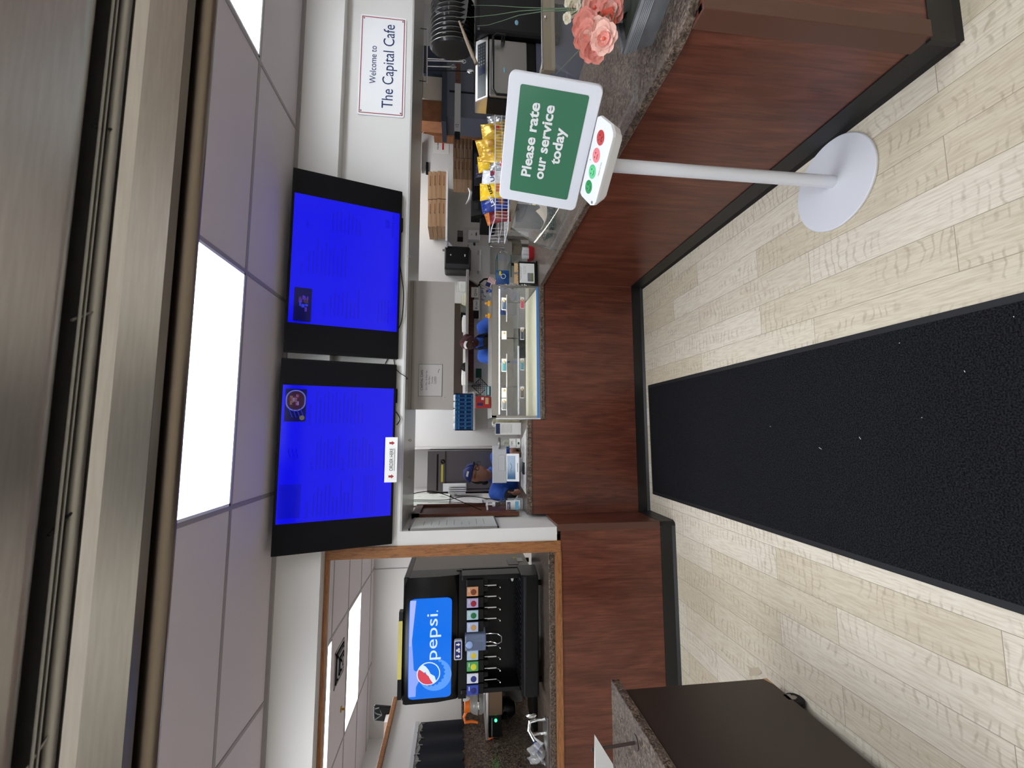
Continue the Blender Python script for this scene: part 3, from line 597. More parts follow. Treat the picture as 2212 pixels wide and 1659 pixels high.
# ================================================================== planter
pl = thing('flower_planter', 'grey ribbed metal box of peach artificial flowers on the right counter end', 'planter', (1.5, 1.3, .918))
GAL = mat('galvanised_metal', (150, 154, 160), .5, .55, noise=(9, (1, 1, 1), [(.35, (136, 140, 147)), (.65, (164, 168, 174))]))
p0 = at(1410, 97, Z=.918); p1 = at(1452, 8, Z=.918); print('planter', p0, p1)
a0 = Vector((1.378, 1.342, .918)); e1 = Vector((.06, -.235, 0)); e2 = Vector((.30, .075, 0))      # front-left corner, along the front face, along the side
def pring(z, k):
    c = a0+(e1+e2)/2; return [c+(q-c)*k+Z_*z for q in (a0, a0+e1, a0+e1+e2, a0+e2)]
m = MB(); rings = [pring(0, 1.0), pring(.055, 1.10)]
for i in range(6): z = .057+.0068*i; rings += [pring(z, 1.105+.012*i), pring(z+.003, 1.135+.012*i)]
rings += [pring(.105, 1.18), pring(.112, 1.2), pring(.105, 1.15), pring(.02, .98)]
m.loft(rings, GAL, False); m.obj('box', None, pl)
MB().add(pring(.09, 1.12), [(0, 1, 2, 3)]).obj('moss', mat('moss', (40, 44, 34), .95, bump=1, bscale=60), pl)
PET = [mat('peach_petal', (238, 160, 148), .7), mat('pale_pink_petal', (246, 200, 188), .7), mat('coral_centre', (226, 104, 84), .7), mat('cream_petal', (236, 230, 210), .6)]
GST = mat('green_stem', (104, 128, 104), .6)
def blossom(c, d, R, m1, m2, m3, seed):
    rnd = random.Random(seed); c = Vector(c); d = Vector(d).normalized(); a = d.orthogonal().normalized(); b = d.cross(a); m = MB()
    for ring, (cnt, sc, tip, mm) in enumerate(((7, 1.0, .15, m1), (6, .8, .5, m1), (5, .55, .8, m2))):
        for k in range(cnt):
            t = 2*math.pi*(k+.5*ring)/cnt+rnd.uniform(-.2, .2); e = a*math.cos(t)+b*math.sin(t); f = d.cross(e); L = R*sc*rnd.uniform(.9, 1.15); W = L*.62; cu = tip+rnd.uniform(-.1, .1)
            m.sheet(lambda p, q: c+e*(L*q*(1-.25*cu*q))+d*(L*cu*q*q*.9+.10*L*(2*p-1)**2)+f*(W*(2*p-1)*math.sin(math.pi*min(1, .12+.76*q))*.8)+d*(.03*L*math.sin(9*p+3*q)), 6, 6, mm, .0006)
    m.ball(c+d*R*.20, (R*.13, R*.13, R*.13), m3, 10, 6)
    return m
base = a0+(e1+e2)/2+Z_*.09
F = [((1268, 58), 1.33, .050, 0, 1, 2), ((1266, 82), 1.30, .048, 0, 1, 2), ((1295, 70), 1.28, .046, 1, 1, 0), ((1305, 84), 1.26, .044, 1, 0, 2), ((1280, 105), 1.30, .046, 0, 0, 0), ((1282, 20), 1.36, .050, 1, 0, 2), ((1322, 20), 1.33, .046, 0, 1, 2), ((1312, 45), 1.34, .035, 2, 0, 2), ((1240, 15), 1.38, .030, 3, 3, 1), ((1226, 38), 1.38, .018, 3, 3, 1), ((1233, 4), 1.40, .026, 3, 3, 1)]
for i, ((x, y), Yp, R, a, b, c_) in enumerate(F):
    c = at(x, y, Y=Yp-.02); d = Vector((-.55, -.75, .25))+Vector((random.uniform(-.4, .4), random.uniform(-.3, .3), random.uniform(-.3, .4)))
    fl_ = blossom(c, d, R, PET[a], PET[b], PET[c_], i).obj('blossom', None, pl)
    c2 = c-d.normalized()*R*.4; MB().tube([c2, (c2+base)/2+Vector((.05, .04, -.01)), base], .0022, 6).obj('stem', GST, pl)
def blade(pts, Yp, w):
    P = [at(x, y, Y=Yp) for x, y in pts]; return MB().tube(P, [w*(1-.8*i/(len(P)-1)) for i in range(len(P))], 6)
for pts in ([(1262, 16), (1200, 18), (1130, 16), (1070, 12), (1018, 11)], [(1262, 18), (1180, 20), (1120, 24), (1070, 32), (1020, 37), (985, 38)], [(1262, 21), (1170, 25), (1120, 33), (1085, 45), (1055, 54), (1030, 56)]):
    blade(pts, 1.36, .0019).obj('grass_blade', GST, pl)
blade([(1300, 78), (1262, 98), (1230, 130), (1201, 160)], 1.28, .003).obj('grass_blade', GST, pl)
for (x, y) in ((1296, 60), (1290, 40), (1320, 60)):
    c = at(x, y, Y=1.38); MB().sheet(lambda p, q: c+Vector((.05*q, -.01, -.06*q))+Vector((.0, .03, .01))*((2*p-1)*math.sin(math.pi*q)), 4, 6, None, .0008).obj('leaf', mat('dark_leaf', (44, 62, 44), .7), pl)
# ================================================================== glass display case on the back counter
dc = thing('display_case', 'empty lit glass display case on the back counter below the right menu screen', 'display case', (.67, 3.75, .918))
CX0, CX1, CY0, CY1, CZ0, CZ1 = .105, 1.238, 3.565, 4.02, .919, 1.330
FRM = mat('case_steel', (182, 180, 174), .33, 1)
m = MB(); m.box((CX0, CY0, 1.268), (CX1, CY0+.02, CZ1)).box((CX0, CY1-.02, 1.268), (CX1, CY1, CZ1)).box((CX0, CY0, 1.322), (CX1, CY1, CZ1)).box((CX1-.02, CY0, 1.285), (CX1, CY1, CZ1)).box((CX0, CY0, 1.285), (CX0+.02, CY1, CZ1)); m.obj('top_frame', FRM, dc, bevel=.002)
for x in (CX0, CX1-.016):
    for y in (CY0, CY1-.016): MB().box((x, y, CZ0), (x+.016, y+.016, 1.27)).obj('corner_post', FRM, dc)
MB().box((CX0-.012, CY0-.01, CZ0), (CX0-.002, CY0+.02, 1.29)).obj('side_flange', WHITEM, dc)
MB().box((CX0, CY0-.002, CZ0), (CX1, CY1, .932)).obj('base', FRM, dc)
MB().prism([(CY0+.004, .933), (CY1-.02, .965), (CY1-.02, .972), (CY0+.004, .9375)], 'X', CX0+.02, CX1-.018).obj('cream_liner', mat('cream_liner', (240, 237, 212), .5), dc)
MB().box((CX0-.004, CY0-.006, .929), (CX1-.01, CY0-.0022, .947)).obj('blue_tape', mat('blue_tape', (72, 136, 216), .6), dc)
MB().box((CX0+.016, CY0+.003, .934), (CX1-.016, CY0+.006, 1.27)).obj('front_glass', CLEAR, dc)
for x in (CX0+.005, CX1-.009): MB().box((x, CY0+.016, .934), (x+.003, CY1-.016, 1.285)).obj('side_glass', CLEAR, dc)
MB().box((CX0+.02, CY0+.06, 1.092), (CX1-.02, CY1-.03, 1.098)).obj('shelf', glass('green_shelf_glass', (200, 222, 214), .10), dc)
MB().box((CX0+.03, CY0+.07, 1.086), (CX0+.62, CY0+.075, 1.10)).obj('shelf_rail', WHITEM, dc)
MB().box((CX0+.02, CY0+.075, 1.190), (CX0+.55, CY0+.082, 1.197)).box((CX1-.30, CY0+.075, 1.190), (CX1-.06, CY0+.082, 1.197)).obj('wire_rail', WHITEM, dc)
MB().box((CX0+.03, CY0+.022, 1.258), (CX1-.03, CY0+.04, 1.270)).obj('lamp_tube', mat('case_lamp', (255, 252, 240), .5, emit=11), dc)
GT = mat('grey_tray', (128, 124, 120), .45, bump=.1, bscale=30)
for i, (a, b) in enumerate(((680, 730), (731, 781), (783, 834), (836, 881))):
    xa, xb = at(1100, b, Y=3.93)[0], at(1100, a, Y=3.93)[0]
    single(MB().rrect(Vector(((xa+xb)/2, 3.93, 1.165)), X_, Z_, xb-xa-.006, .135, .012, .006), 'serving_tray', ['grey tray leaning at the back of the case, nearest its right end', 'second grey tray from the right at the back of the case', 'grey tray at the back of the case, left of the middle', 'leftmost grey tray at the back of the case'][i], 'tray', GT, 'grey trays leaning inside the display case')
    ring = MB(); cc = Vector(((xa+xb)/2, 3.9285, 1.16)); ring.tube([cc+X_*(.07*math.cos(t))+Z_*(.06*math.sin(t)) for t in [k*math.pi/12 for k in range(24)]], .0012, 4, closed=True)
    ring.obj('moulded_ring', GREYP, bpy.data.objects[[o.name for o in bpy.data.objects if o.name.startswith('serving_tray')][-1]])
cols = {'b': (44, 76, 108), 'w': (226, 228, 224), 't': (60, 138, 150), 'r': (200, 60, 84), 'n': (40, 52, 70), 'k': (84, 66, 52), 'd': (104, 112, 120)}
CARDS = [(643, 670, 0, 'b', 'white edged card with a navy foot, top row at the right end of the case'), (715, 733, 0, 'w', 'white price card with a small sketch, top row, second from the right'), (775, 803, 0, 't', 'price card with a pale teal foot, top row middle of the case'), (838, 859, 0, 'w', 'white folded price card near the left end of the top row'), (861, 886, 0, 'd', 'dark grey blue card at the far left of the top row'),
         (642, 667, 1, 'r', 'red and pink price card in the lower row at the right end'), (707, 734, 1, 'n', 'dark navy price card with a yellow picture, lower row'), (774, 800, 1, 't', 'teal price card in the lower row of the case'), (835, 860, 1, 'k', 'brown picture price card at the left of the lower row')]
for a, b, row, cc, lb in CARDS:
    x = 1089 if row == 0 else 1128; Yc = 3.63; pa, pb = at(x, b, Y=Yc), at(x, a, Y=Yc); ce = (pa+pb)/2; w_ = (pb-pa).length; h_ = .042 if row == 0 else .034
    o = thing('price_card', lb, 'price card', ce-Z_*h_/2, 'price cards in the display case'); MB().quad(ce, X_, Z_, w_, h_, None, .001).obj('card', PAPER, o)
    mm = mat('card_'+cc, cols[cc], .5); MB().quad(ce-X_*w_*.08-Y_*.0012, X_, Z_, w_*.72, h_*.82, None, .0005).obj('printed_picture', mm, o)
    MB().ball(ce+X_*w_*.25-Y_*.0022, (w_*.14, .001, h_*.26), mat('card_food', (196, 170, 120), .6), 8, 6).obj('food_spot', None, o)
    MB().text('~~~', ce-X_*w_*.12-Y_*.003, X_, Z_, .008, PAPER, width=w_*.4).obj('lettering', None, o)
# ducks, figurine, emblem, flag on the case top
YEL = mat('duck_yellow', (240, 176, 48), .35); ORG = mat('duck_orange', (226, 96, 30), .4)
def duck(x, y, label, hat):
    c = at(x, y, Y=3.6); c.z = CZ1; o = thing('rubber_duck', label, 'rubber duck', c, 'rubber ducks on the display case')
    m = MB(); m.ball(c+Z_*.017, (.024, .017, .0168), None, 16, 10); m.ball(c+Vector((.0, -.004, .040)), (.0135, .0135, .0135), None, 16, 10); m.add([c+Vector((.02, -.006, .02)), c+Vector((.033, 0, .034)), c+Vector((.02, .008, .02)), c+Vector((.012, 0, .028))], [(0, 1, 3), (1, 2, 3), (0, 2, 1)]); m.obj('body', YEL, o)
    MB().ball(c+Vector((-.011, -.012, .037)), (.008, .006, .003), ORG, 10, 6).obj('beak', None, o)
    for s_ in (-1, 1): MB().ball(c+Vector((-.004+.006*s_, -.016, .045)), .0019, BLK, 6, 4).obj('eye', None, o)
    MB().ball(c+Vector((0, -.002, .052)), (.008, .008, .005), mat('duck_hat_%d' % hat, (236, 170, 130) if hat else (32, 28, 26), .5), 10, 6).obj('hat', None, o)
duck(1060, 656, 'yellow rubber duck with a pale hat, nearer the small flag', 1); duck(1060, 683, 'yellow rubber duck with a dark hat, in front of the kitchen worker', 0)
c = at(1060, 629, Y=3.6); c.z = CZ1; o = thing('toy_figure', 'small blue toy figure on top of the display case', 'toy', c)
MB().ball(c+Z_*.013, (.014, .010, .0125), None, 12, 8).ball(c+Vector((.014, 0, .012)), (.008, .006, .008), None, 8, 6).obj('body', SHIRT2, o); MB().ball(c+Z_*.036, (.010, .010, .012), mat('plum', (58, 34, 60), .5), 10, 8).obj('head', None, o); MB().box(c-Vector((.012, .008, 0)), c+Vector((.012, .008, .003))).obj('base', BLACKP, o)
c = at(1055, 644, Y=3.6); c.z = CZ1; o = thing('round_emblem', 'round grey glass emblem standing on the display case beside the blue toy', 'emblem', c)
MB().tube([c+Vector((.021*math.cos(t), 0, .024+.021*math.sin(t))) for t in [k*math.pi/12 for k in range(24)]], .003, 6, closed=True).obj('ring', GREYP, o); MB().lathe([(.0, -.002), (.019, -.002), (.019, .002), (0, .002)], c+Z_*.024, 20, mat('emblem_grey', (120, 126, 134), .2), Y_).obj('disc', None, o)
c = at(1075, 619, Y=3.585); o = thing('small_flag', 'small stars and stripes flag on a stick at the right end of the case', 'flag', (1.20, 3.6, CZ1))
a, b = Vector((1.195, 3.60, CZ1)), Vector((1.262, 3.62, 1.435)); MB().tube([a, b], .0022, 6).obj('stick', mat('dark_wood'), o); MB().ball(b, .004, mat('brass', (180, 140, 70), .3, 1), 8, 6).obj('finial', None, o)
q = [at(1048, 617, Y=3.61), at(1056, 596, Y=3.61), at(1073, 605, Y=3.61), at(1066, 624, Y=3.61)]       # hoist top, fly top, fly bottom, hoist bottom
def flagpt(s_, t): return q[0]*(1-s_)*(1-t)+q[1]*s_*(1-t)+q[2]*s_*t+q[3]*(1-s_)*t+Vector((0, .006*math.sin(s_*7), 0))
m = MB(); 
for k_ in range(13): m.sheet(lambda a_, b_: flagpt(b_, (k_+a_)/13), 1, 8, RED if k_ % 2 == 0 else PAPER, .0004)
fo = m.obj('cloth', None, o); MB().sheet(lambda a_, b_: flagpt(b_*.42, a_*.54)-Y_*.0018, 4, 4, NAVY, .0004).obj('canton', None, fo)
# brochure holder
bh = thing('brochure_holder', 'black desk sign holder with a printed white card on the counter corner', 'sign holder', at(1157, 592, Z=.918))
bl, br_ = at(1161, 616, Z=.918), at(1160, 566, Z=.918); r = (br_-bl).normalized(); n = r.cross(Z_).normalized(); ce = (bl+br_)/2; W_ = (br_-bl).length; Hh = .155
MB().obox(ce+Z_*.008-n*.03, r, Z_, n, W_, .016, .10).obj('base', BLACKP, bh, bevel=.002)
MB().obox(ce+Z_*(Hh/2+.012)-n*.01, r, Z_, n, W_-.004, Hh, .012).obj('back_plate', BLACKP, bh, bevel=.002)
for s_ in (-1, 1): MB().obox(ce+r*(s_*(W_/2-.004))+Z_*(Hh/2+.01)-n*.035, r, Z_, n, .006, Hh-.01, .075).obj('side_wing', mat('smoked_plastic', (58, 62, 62), .25), bh)
pc = ce+Z_*(Hh/2+.014)-n*.003; MB().quad(pc, r, Z_, W_*.84, Hh*.86, None, .001).obj('card', PAPER, bh)
MB().quad(pc-r*W_*.17-Z_*Hh*.20+n*.0012, r, Z_, W_*.36, Hh*.34, mat('photo_grey', (128, 130, 136), .4), .0004).quad(pc-r*W_*.17-Z_*Hh*.31+n*.002, r, Z_, W_*.36, Hh*.10, mat('photo_olive', (126, 126, 60), .4), .0004).obj('printed_photo', None, bh)
for j, (tx, dy, wd) in enumerate((('PRE-TRIAL DINNER BUFFET', .06, .13), ('Dining room open late', .05, .10), ('Join us for dinner', .025, .08), ('Monday to Friday', .012, .07))): MB().text(tx, pc+Z_*dy+r*(.0 if j < 2 else .03)+n*.0013, r, Z_, .005, BLK, width=wd*(W_/.21)).obj('lettering', None, bh)
# red tray of cups, snack packs, blue pack, bell figure
rt = thing('cup_rack', 'red paper tray of clear plastic cups beside the black sign holder', 'cup tray', at(1152, 548, Z=.918))
ce = at(1151, 549, Z=.918); MB().loft([[ce+Vector((sx*a, sy*b, z)) for sx, sy in ((-1, -1), (1, -1), (1, 1), (-1, 1))] for a, b, z in ((.05, .04, 0), (.062, .05, .045), (.060, .048, .045), (.048, .038, .004))], mat('red_card', (176, 34, 40), .5), False).obj('tray', None, rt)
for dx, dy in ((-.036, -.01), (.002, -.012), (.038, -.008), (-.02, .022), (.022, .022)): MB().lathe([(.016, .01), (.021, .10), (.0205, .10), (.0155, .012)], ce+Vector((dx, dy, 0)), 14, glass('cup_plastic', (236, 238, 240), .45, .2)).obj('cup', None, rt)
for (x, y, lb) in ((1109, 578, 'pretzel snack pack in a clear wrapper, right of two'), (1109, 602, 'pretzel snack pack in a clear wrapper, left of two')):
    b0 = at(1113, y, Y=3.78); b0.z = .9186; w_ = .085; o = thing('snack_pack', lb, 'snack', b0, 'pretzel packs behind the sign holder')
    MB().sheet(lambda p, q: b0+Vector((w_*(p-.5), -.018*math.sin(math.pi*p)*math.sin(math.pi*q), .19*q)), 10, 8, mat('biscuit', (214, 178, 132), .7), .012).obj('bag', None, o)
    m = MB()
    for i in range(3):
        for j in range(2): m.tube([b0+Vector((-.024+.024*i+.009*math.cos(t), -.03, .12+.03*j+.010*math.sin(t))) for t in [k*math.pi/5 for k in range(10)]], .0022, 5, closed=True)
    m.obj('pretzel_print', mat('pretzel_brown', (96, 52, 30), .6), o)
b0 = at(1100, 600, Y=3.95); o = thing('blue_packet', 'blue and yellow plastic packet standing right of the flag', 'packet', b0)
MB().sheet(lambda p, q: b0+Vector((.14*(p-.5), -.022*math.sin(math.pi*p)*math.sin(math.pi*q), .125*q)), 10, 8, mat('packet_blue', (34, 86, 156), .35), .02).obj('bag', None, o)
MB().quad(b0+Vector((.03, -.03, .09)), X_, Z_, .04, .02, mat('packet_yellow', (226, 210, 60), .4)).obj('yellow_label', None, o); MB().tube([b0+Vector((.0+.022*math.cos(t), -.032, .06+.022*math.sin(t))) for t in [k*math.pi/8 for k in range(16)]], .003, 5, PAPER, closed=True).obj('round_logo', None, o)
b0 = at(1112, 619, Y=3.66); b0.z = .919; o = thing('beaded_ornament', 'sparkling silver beaded ornament standing between the flag and the sign holder', 'ornament', b0)
m = MB(); rnd = random.Random(5)
for z in range(16):
    for t in range(6): m.ball(b0+Vector(((.016+.006*math.sin(z*.9))*math.cos(t*1.05+z*.5), (.016+.006*math.sin(z*.9))*math.sin(t*1.05+z*.5), .10+.0125*z)), .0068, None, 6, 4)
m.obj('beads', CHROME, o); MB().lathe([(.026, 0), (.026, .005), (.004, .012), (.004, .1)], b0, 16, CHROME).obj('base', None, o)
# ================================================================== till side
YM = 3.74
def upright(x, y, Y): p = at(x, y, Y=Y); return p
tm = thing('till_monitor', 'white till with its back to the camera and a small customer screen', 'till', Vector((-.29, 3.78, 1.038)))
a, b, cz, dz_ = rw(1066, 1104, 962, 1043, 3.87)
r, u, n = axes(0.06, .25); ce = Vector(((a+b)/2, 3.87, 1.233)); W_ = b-a
MB().obox(ce, r, u, n, W_, .125, .014).obj('display_back', mat('light_grey_plastic', (196, 197, 200), .4), tm, bevel=.003)
MB().obox(ce+u*.060, r, u, n, W_+.002, .006, .018).obj('top_edge', WHITEP, tm)
MB().rrect(ce+n*.016-u*.022+r*.01, r, u, .14, .06, .015, .015).obj('hump', mat('light_grey_plastic'), tm, bevel=.003)
MB().box((-.36, 3.78, 1.0385), (-.24, 3.93, 1.06)).box((-.32, 3.85, 1.05), (-.28, 3.89, 1.2)).obj('stand', mat('light_grey_plastic'), tm, bevel=.004)
a, b, cz, dz_ = rw(1095, 1120, 980, 1040, 3.68); r, u, n = axes(.05, .45); ce = Vector(((a+b)/2, 3.68, (cz+dz_)/2)); W_ = b-a
sc = MB().rrect(ce, r, u, W_, .112, .006, .012).obj('customer_screen', WHITEP, tm, bevel=.002)
MB().quad(ce+u*.012, r, u, W_*.84, .072, screen('teal_screen', (.02, .085, .19), 1), .0012).obj('screen_glass', None, sc)
MB().tube([ce+u*(.012+.006*math.sin(t*1.3))+r*(.012*(t-3))+n*.0022 for t in range(7)], .0012, 5, BLK).obj('screen_mark', None, sc); MB().quad(ce-u*.043, r, u, .075, .004, BLK, .001).obj('slot', None, sc)
MB().box((-.37, 3.66, 1.038), (-.27, 3.74, 1.052)).obj('foot', BLACKP, tm, bevel=.003)
tj = thing('tip_jar', 'clear jar of notes with a TIPS Appreciated label on the raised counter', 'jar', at(1128, 955, Z=1.038)); c = at(1127, 957, Z=1.038)
MB().lathe([(0, .002), (.047, .002), (.052, .01), (.052, .165), (.046, .18), (.046, .195), (.049, .198), (.049, .2)], c, 28, CLEAR).obj('glass_body', None, tj)
MB().lathe([(.050, .196), (.0525, .205), (.0525, .20), (.047, .192)], c, 28, STEELD).obj('rim', None, tj)
m = MB(); m.sheet(lambda p, q: c+Vector((.0545*math.sin((p-.5)*1.7), -.0545*math.cos((p-.5)*1.7), .02+.095*q)), 8, 1, None, .0006); m.obj('label', PAPER, tj)
for tx, dz, h_, wd in (('TIPS', .085, .018, .04), ('Appreciated', .055, .010, .075)): MB().text(tx, c+Vector((0, -.0558, dz)), X_, Z_, h_, BLK, width=wd).obj('lettering', None, tj)
MB().ball(c+Vector((.0, -.056, .036)), (.012, .001, .009), mat('green_print', (50, 84, 70), .6), 8, 6).obj('printed_leaf', None, tj)
for j in range(4): MB().sheet(lambda p, q: c+Vector((.03*math.cos(j*1.6)*(p-.5)*2, .03*math.sin(j*1.6)*(p-.5)*2, .11+.035*q+.01*math.sin(5*p+j)+.008*j)), 6, 3, mat('banknote', (176, 178, 160), .8), .0006).obj('banknote', None, tj)
nh = thing('notice_card', 'white notice with a blue header standing right of the tip jar', 'notice', at(1124, 926, Z=1.038)); a, b, cz, dz_ = rw(1064, 1123, 913, 939, 3.86); ce = Vector(((a+b)/2, 3.86, 1.04+.117))
MB().quad(ce, X_, Z_, b-a, .232, None, .003).obj('card', PAPER, nh); MB().box((a-.003, 3.855, 1.038), (b+.003, 3.92, 1.043)).obj('acrylic_foot', ACRYL, nh)
MB().quad(ce+Z_*.092-Y_*.0032, X_, Z_, (b-a)*.85, .038, INK).obj('header', None, nh)
for j in range(8): MB().quad(ce+Z_*(.055-.0125*j)-Y_*.0032+X_*(.002*(j % 3)), X_, Z_, (b-a)*(.75-.05*(j % 2)), .0022, mat('grey_print', (120, 122, 130), .6)).obj('printed_line', None, nh)
cs = thing('cup_stack', 'tall stack of clear plastic cups lying against the display case left end', 'cup stack', at(1122, 906, Z=1.038)); c = at(1121, 907, Z=1.038)
for j in range(22): MB().lathe([(.035, 0), (.040, .010), (.0395, .010), (.0345, .0015)], c+Z_*(.0112*j), 20, mat('cream_cup', (222, 220, 192), .4)).obj('cup', None, cs)
nb = thing('napkin_holder', 'clear container of crumpled paper behind the notice with the blue header', 'container', Vector((.06, 4.15, 1.04))); c = at(1066, 915, Y=4.1)
MB().lathe([(.045, -.20), (.052, .05), (.05, .05), (.043, -.198)], c, 18, CLEAR).obj('glass', None, nb); MB().ball(c-Z_*.02, (.04, .04, .035), PAPER, 10, 8).obj('paper', None, nb); c.z = 1.038
sb = thing('sanitizer_bottle', 'clear pump bottle of hand sanitizer with a PURELL label by the white post', 'bottle', at(1130, 1104, Z=1.038)); c = at(1129, 1103, Z=1.038); c.x = -.632
MB().lathe([(0, .0), (.048, .0), (.052, .01), (.052, .17), (.045, .20), (.02, .225), (.018, .245)], c, 28, CLEAR).obj('bottle_body', None, sb)
MB().lathe([(.0, .004), (.050, .004), (.050, .13), (0, .132)], c, 24, glass('gel', (220, 232, 236), .3)).obj('gel', None, sb)
MB().lathe([(.021, .24), (.021, .262), (.009, .265), (.009, .30), (.020, .302), (.020, .318), (.004, .32)], c, 16, WHITEP).tube([c+Z_*.31, c+Vector((-.05, -.02, .306))], .007, 8, WHITEP).obj('pump', None, sb)
m = MB(); m.sheet(lambda p, q: c+Vector((.0575*math.sin((p-.5)*1.6-.1), -.0575*math.cos((p-.5)*1.6-.1), .03+.12*q)), 8, 1, None, .0006); m.obj('label', PAPER, sb)
MB().quad(c+Vector((-.004, -.0585, .128)), X_, Z_, .06, .026, INK).obj('brand_band', None, sb); MB().text('PURELL', c+Vector((-.004, -.0600, .122)), X_, Z_, .014, WHITEP, width=.05).obj('lettering', None, sb)
MB().quad(c+Vector((-.004, -.0585, .058)), X_, Z_, .07, .03, mat('sky_print', (116, 186, 222), .5)).obj('blue_band', None, sb)
single(MB().add([at(1137, 925, Z=1.0395), at(1126, 950, Z=1.0395), at(1125, 1050, Z=1.0395), at(1136.5, 1068, Z=1.0395)], [(0, 1, 2, 3)]), 'counter_notice', 'printed white sheets under clear film along the raised counter edge', 'paper', mat('printed_sheet', (220, 220, 218), .3, noise=(26, (1, 1, 1), [(.56, (224, 224, 222)), (.66, (150, 152, 158))])))
# whiteboard on the inner side of the post, dark wood cabinet and papers along the partition
XP = -.689
o = thing('whiteboard', 'framed whiteboard with faint writing on the inner side of the white post', 'whiteboard', (XP, 3.3, 1.3))
wa, wb = at(882, 1146, X=XP), at(1066, 1141, X=XP); wa2, wb2 = at(897, 1117, X=XP), at(1062, 1111, X=XP)
MB().box((XP, wa[1], 1.31), (XP+.008, 3.54, 1.93)).obj('board', mat('board_white', (220, 222, 220), .25), o)
m = MB(); 
for q in (((XP, wa[1]-.006, 1.305), (XP+.012, 3.55, 1.315)), ((XP, wa[1]-.006, 1.925), (XP+.012, 3.55, 1.935)), ((XP, wa[1]-.006, 1.305), (XP+.012, wa[1]+.004, 1.935)), ((XP, 3.54, 1.305), (XP+.012, 3.55, 1.935))): m.box(*q)
m.obj('frame', STEELD, o)
rnd = random.Random(2)
for j in range(9): MB().box((XP+.0082, 3.26+.0*j, 1.40+.055*j), (XP+.0088, 3.26+rnd.uniform(.08, .2), 1.404+.055*j)).obj('handwriting', mat('marker_grey', (126, 126, 136), .6), o)
o = thing('door_casing', 'dark wood cabinet frame on the kitchen partition behind the sanitizer', 'door frame', (XP, 3.8, 1.04))
m = MB(); m.box((XP, 3.58, 1.1), (XP+.03, 3.62, 1.96)).box((XP, 4.02, 1.1), (XP+.03, 4.06, 1.96)).box((XP, 3.58, 1.90), (XP+.03, 4.06, 1.96)); m.obj('casing', DARKW, o)
MB().box((XP, 3.62, 1.1), (XP+.008, 4.02, 1.90)).obj('inset_panel', mat('deep_wood', (70, 34, 22), .4), o); MB().box((XP+.008, 3.7, 1.15), (XP+.014, 3.94, 1.5)).obj('raised_field', DARKW, o)
for j, (Y0, Y1, z0, z1, lb) in enumerate(((4.15, 4.9, 1.68, 2.06, 'large pale drawing sheet pinned high beside the dark wood cabinet'), (4.2, 4.5, 1.36, 1.48, 'small white slip pinned right below the drawing sheet'), (4.15, 4.42, 1.12, 1.30, 'printed card low on the partition above the raised counter'), (4.5, 4.8, 1.14, 1.34, 'white form pinned furthest back low on the partition'))):
    single(MB().box((XP+.001, Y0, z0), (XP+.004, Y1, z1)), 'pinned_sheet', lb, 'paper', mat('pinned_%d' % j, [(226, 230, 222), (230, 230, 226), (212, 206, 200), (226, 226, 222)][j], .7, noise=(9, (1, 1, 1), [(.58, [(226, 230, 222), (230, 230, 226), (212, 206, 200), (226, 226, 222)][j]), (.68, (176, 188, 176))])), 'sheets pinned to the kitchen partition')
cable('thin black cable hanging left of the till from the soffit', G([(893, 1066), (930, 1061), (965, 1070), (1000, 1085), (1040, 1102)], 3.7), .0035)
cable('black cable running down beside the pinned sheets', G([(893, 1080), (960, 1080), (1010, 1072), (1060, 1078), (1110, 1082), (1122, 1078)], 3.85), .003)
cable('second black cable close along the partition, behind the first', G([(893, 1083), (980, 1085), (1060, 1087), (1118, 1076), (1108, 1086), (1128, 1082)], 3.9), .0025)
o = thing('file_rack', 'white plastic file rack hanging left of the fridge', 'file rack', at(1000, 1057, Y=4.7)); a, b, cz, dz_ = rw(968, 1006, 1048, 1066, 4.7)
for j in range(4): MB().box((a+(b-a)*j/4, 4.7, cz), (a+(b-a)*(j/4+.16), 4.86, dz_)).obj('divider', WHITEP, o)
MB().box((a, 4.86, cz-.01), (b, 4.87, dz_+.06)).obj('back', WHITEP, o)
MB().box((-.69, 4.8, (cz+dz_)/2), (a+.01, 4.86, (cz+dz_)/2+.03)).obj('wall_arm', WHITEP, o)
# ================================================================== grey drop panel with the opening hours
gp = thing('drop_panel', 'grey hinged drop panel with a CAPITAL CAFE hours notice above the display case', 'panel', (.66, 3.3, 1.64))
pz0 = at(981, 745, Y=3.3)[2]; px0 = at(930, 884.5, Y=3.3)[0]; px1 = at(930, 607.5, Y=3.3)[0]
GRP = mat('warm_grey_board', (150, 143, 138), .55)
MB().box((px0, 3.3, pz0), (px1, 3.318, 1.977)).obj('board', GRP, gp)
MB().box((px0, 3.2985, 1.952), (px1, 3.3005, 1.954)).obj('fold_line', mat('dark_metal'), gp)
for x, y in ((892, 622), (979, 626), (889, 863), (961, 858), (979, 880)): MB().ball(at(x, y, Y=3.3), .004, STEELD, 8, 5).obj('screw', None, gp)
qa, qb = at(903, 856, Y=3.3), at(956, 787, Y=3.3); ce = (qa+qb)/2; ce.y = 3.2985; W_, H_ = qb.x-qa.x, qa.z-qb.z
nt_ = MB().quad(ce, X_, Z_, W_, H_, None, .001).obj('hours_notice', mat('grey_paper', (164, 160, 158), .7), gp)
m = MB()
for s_ in (-1, 1): m.quad(ce+Z_*(s_*H_*.49)-Y_*.0012, X_, Z_, W_, .0022, BLK).quad(ce+X_*(s_*W_*.493)-Y_*.0012, X_, Z_, .0022, H_, BLK)
m.obj('notice_border', None, nt_)
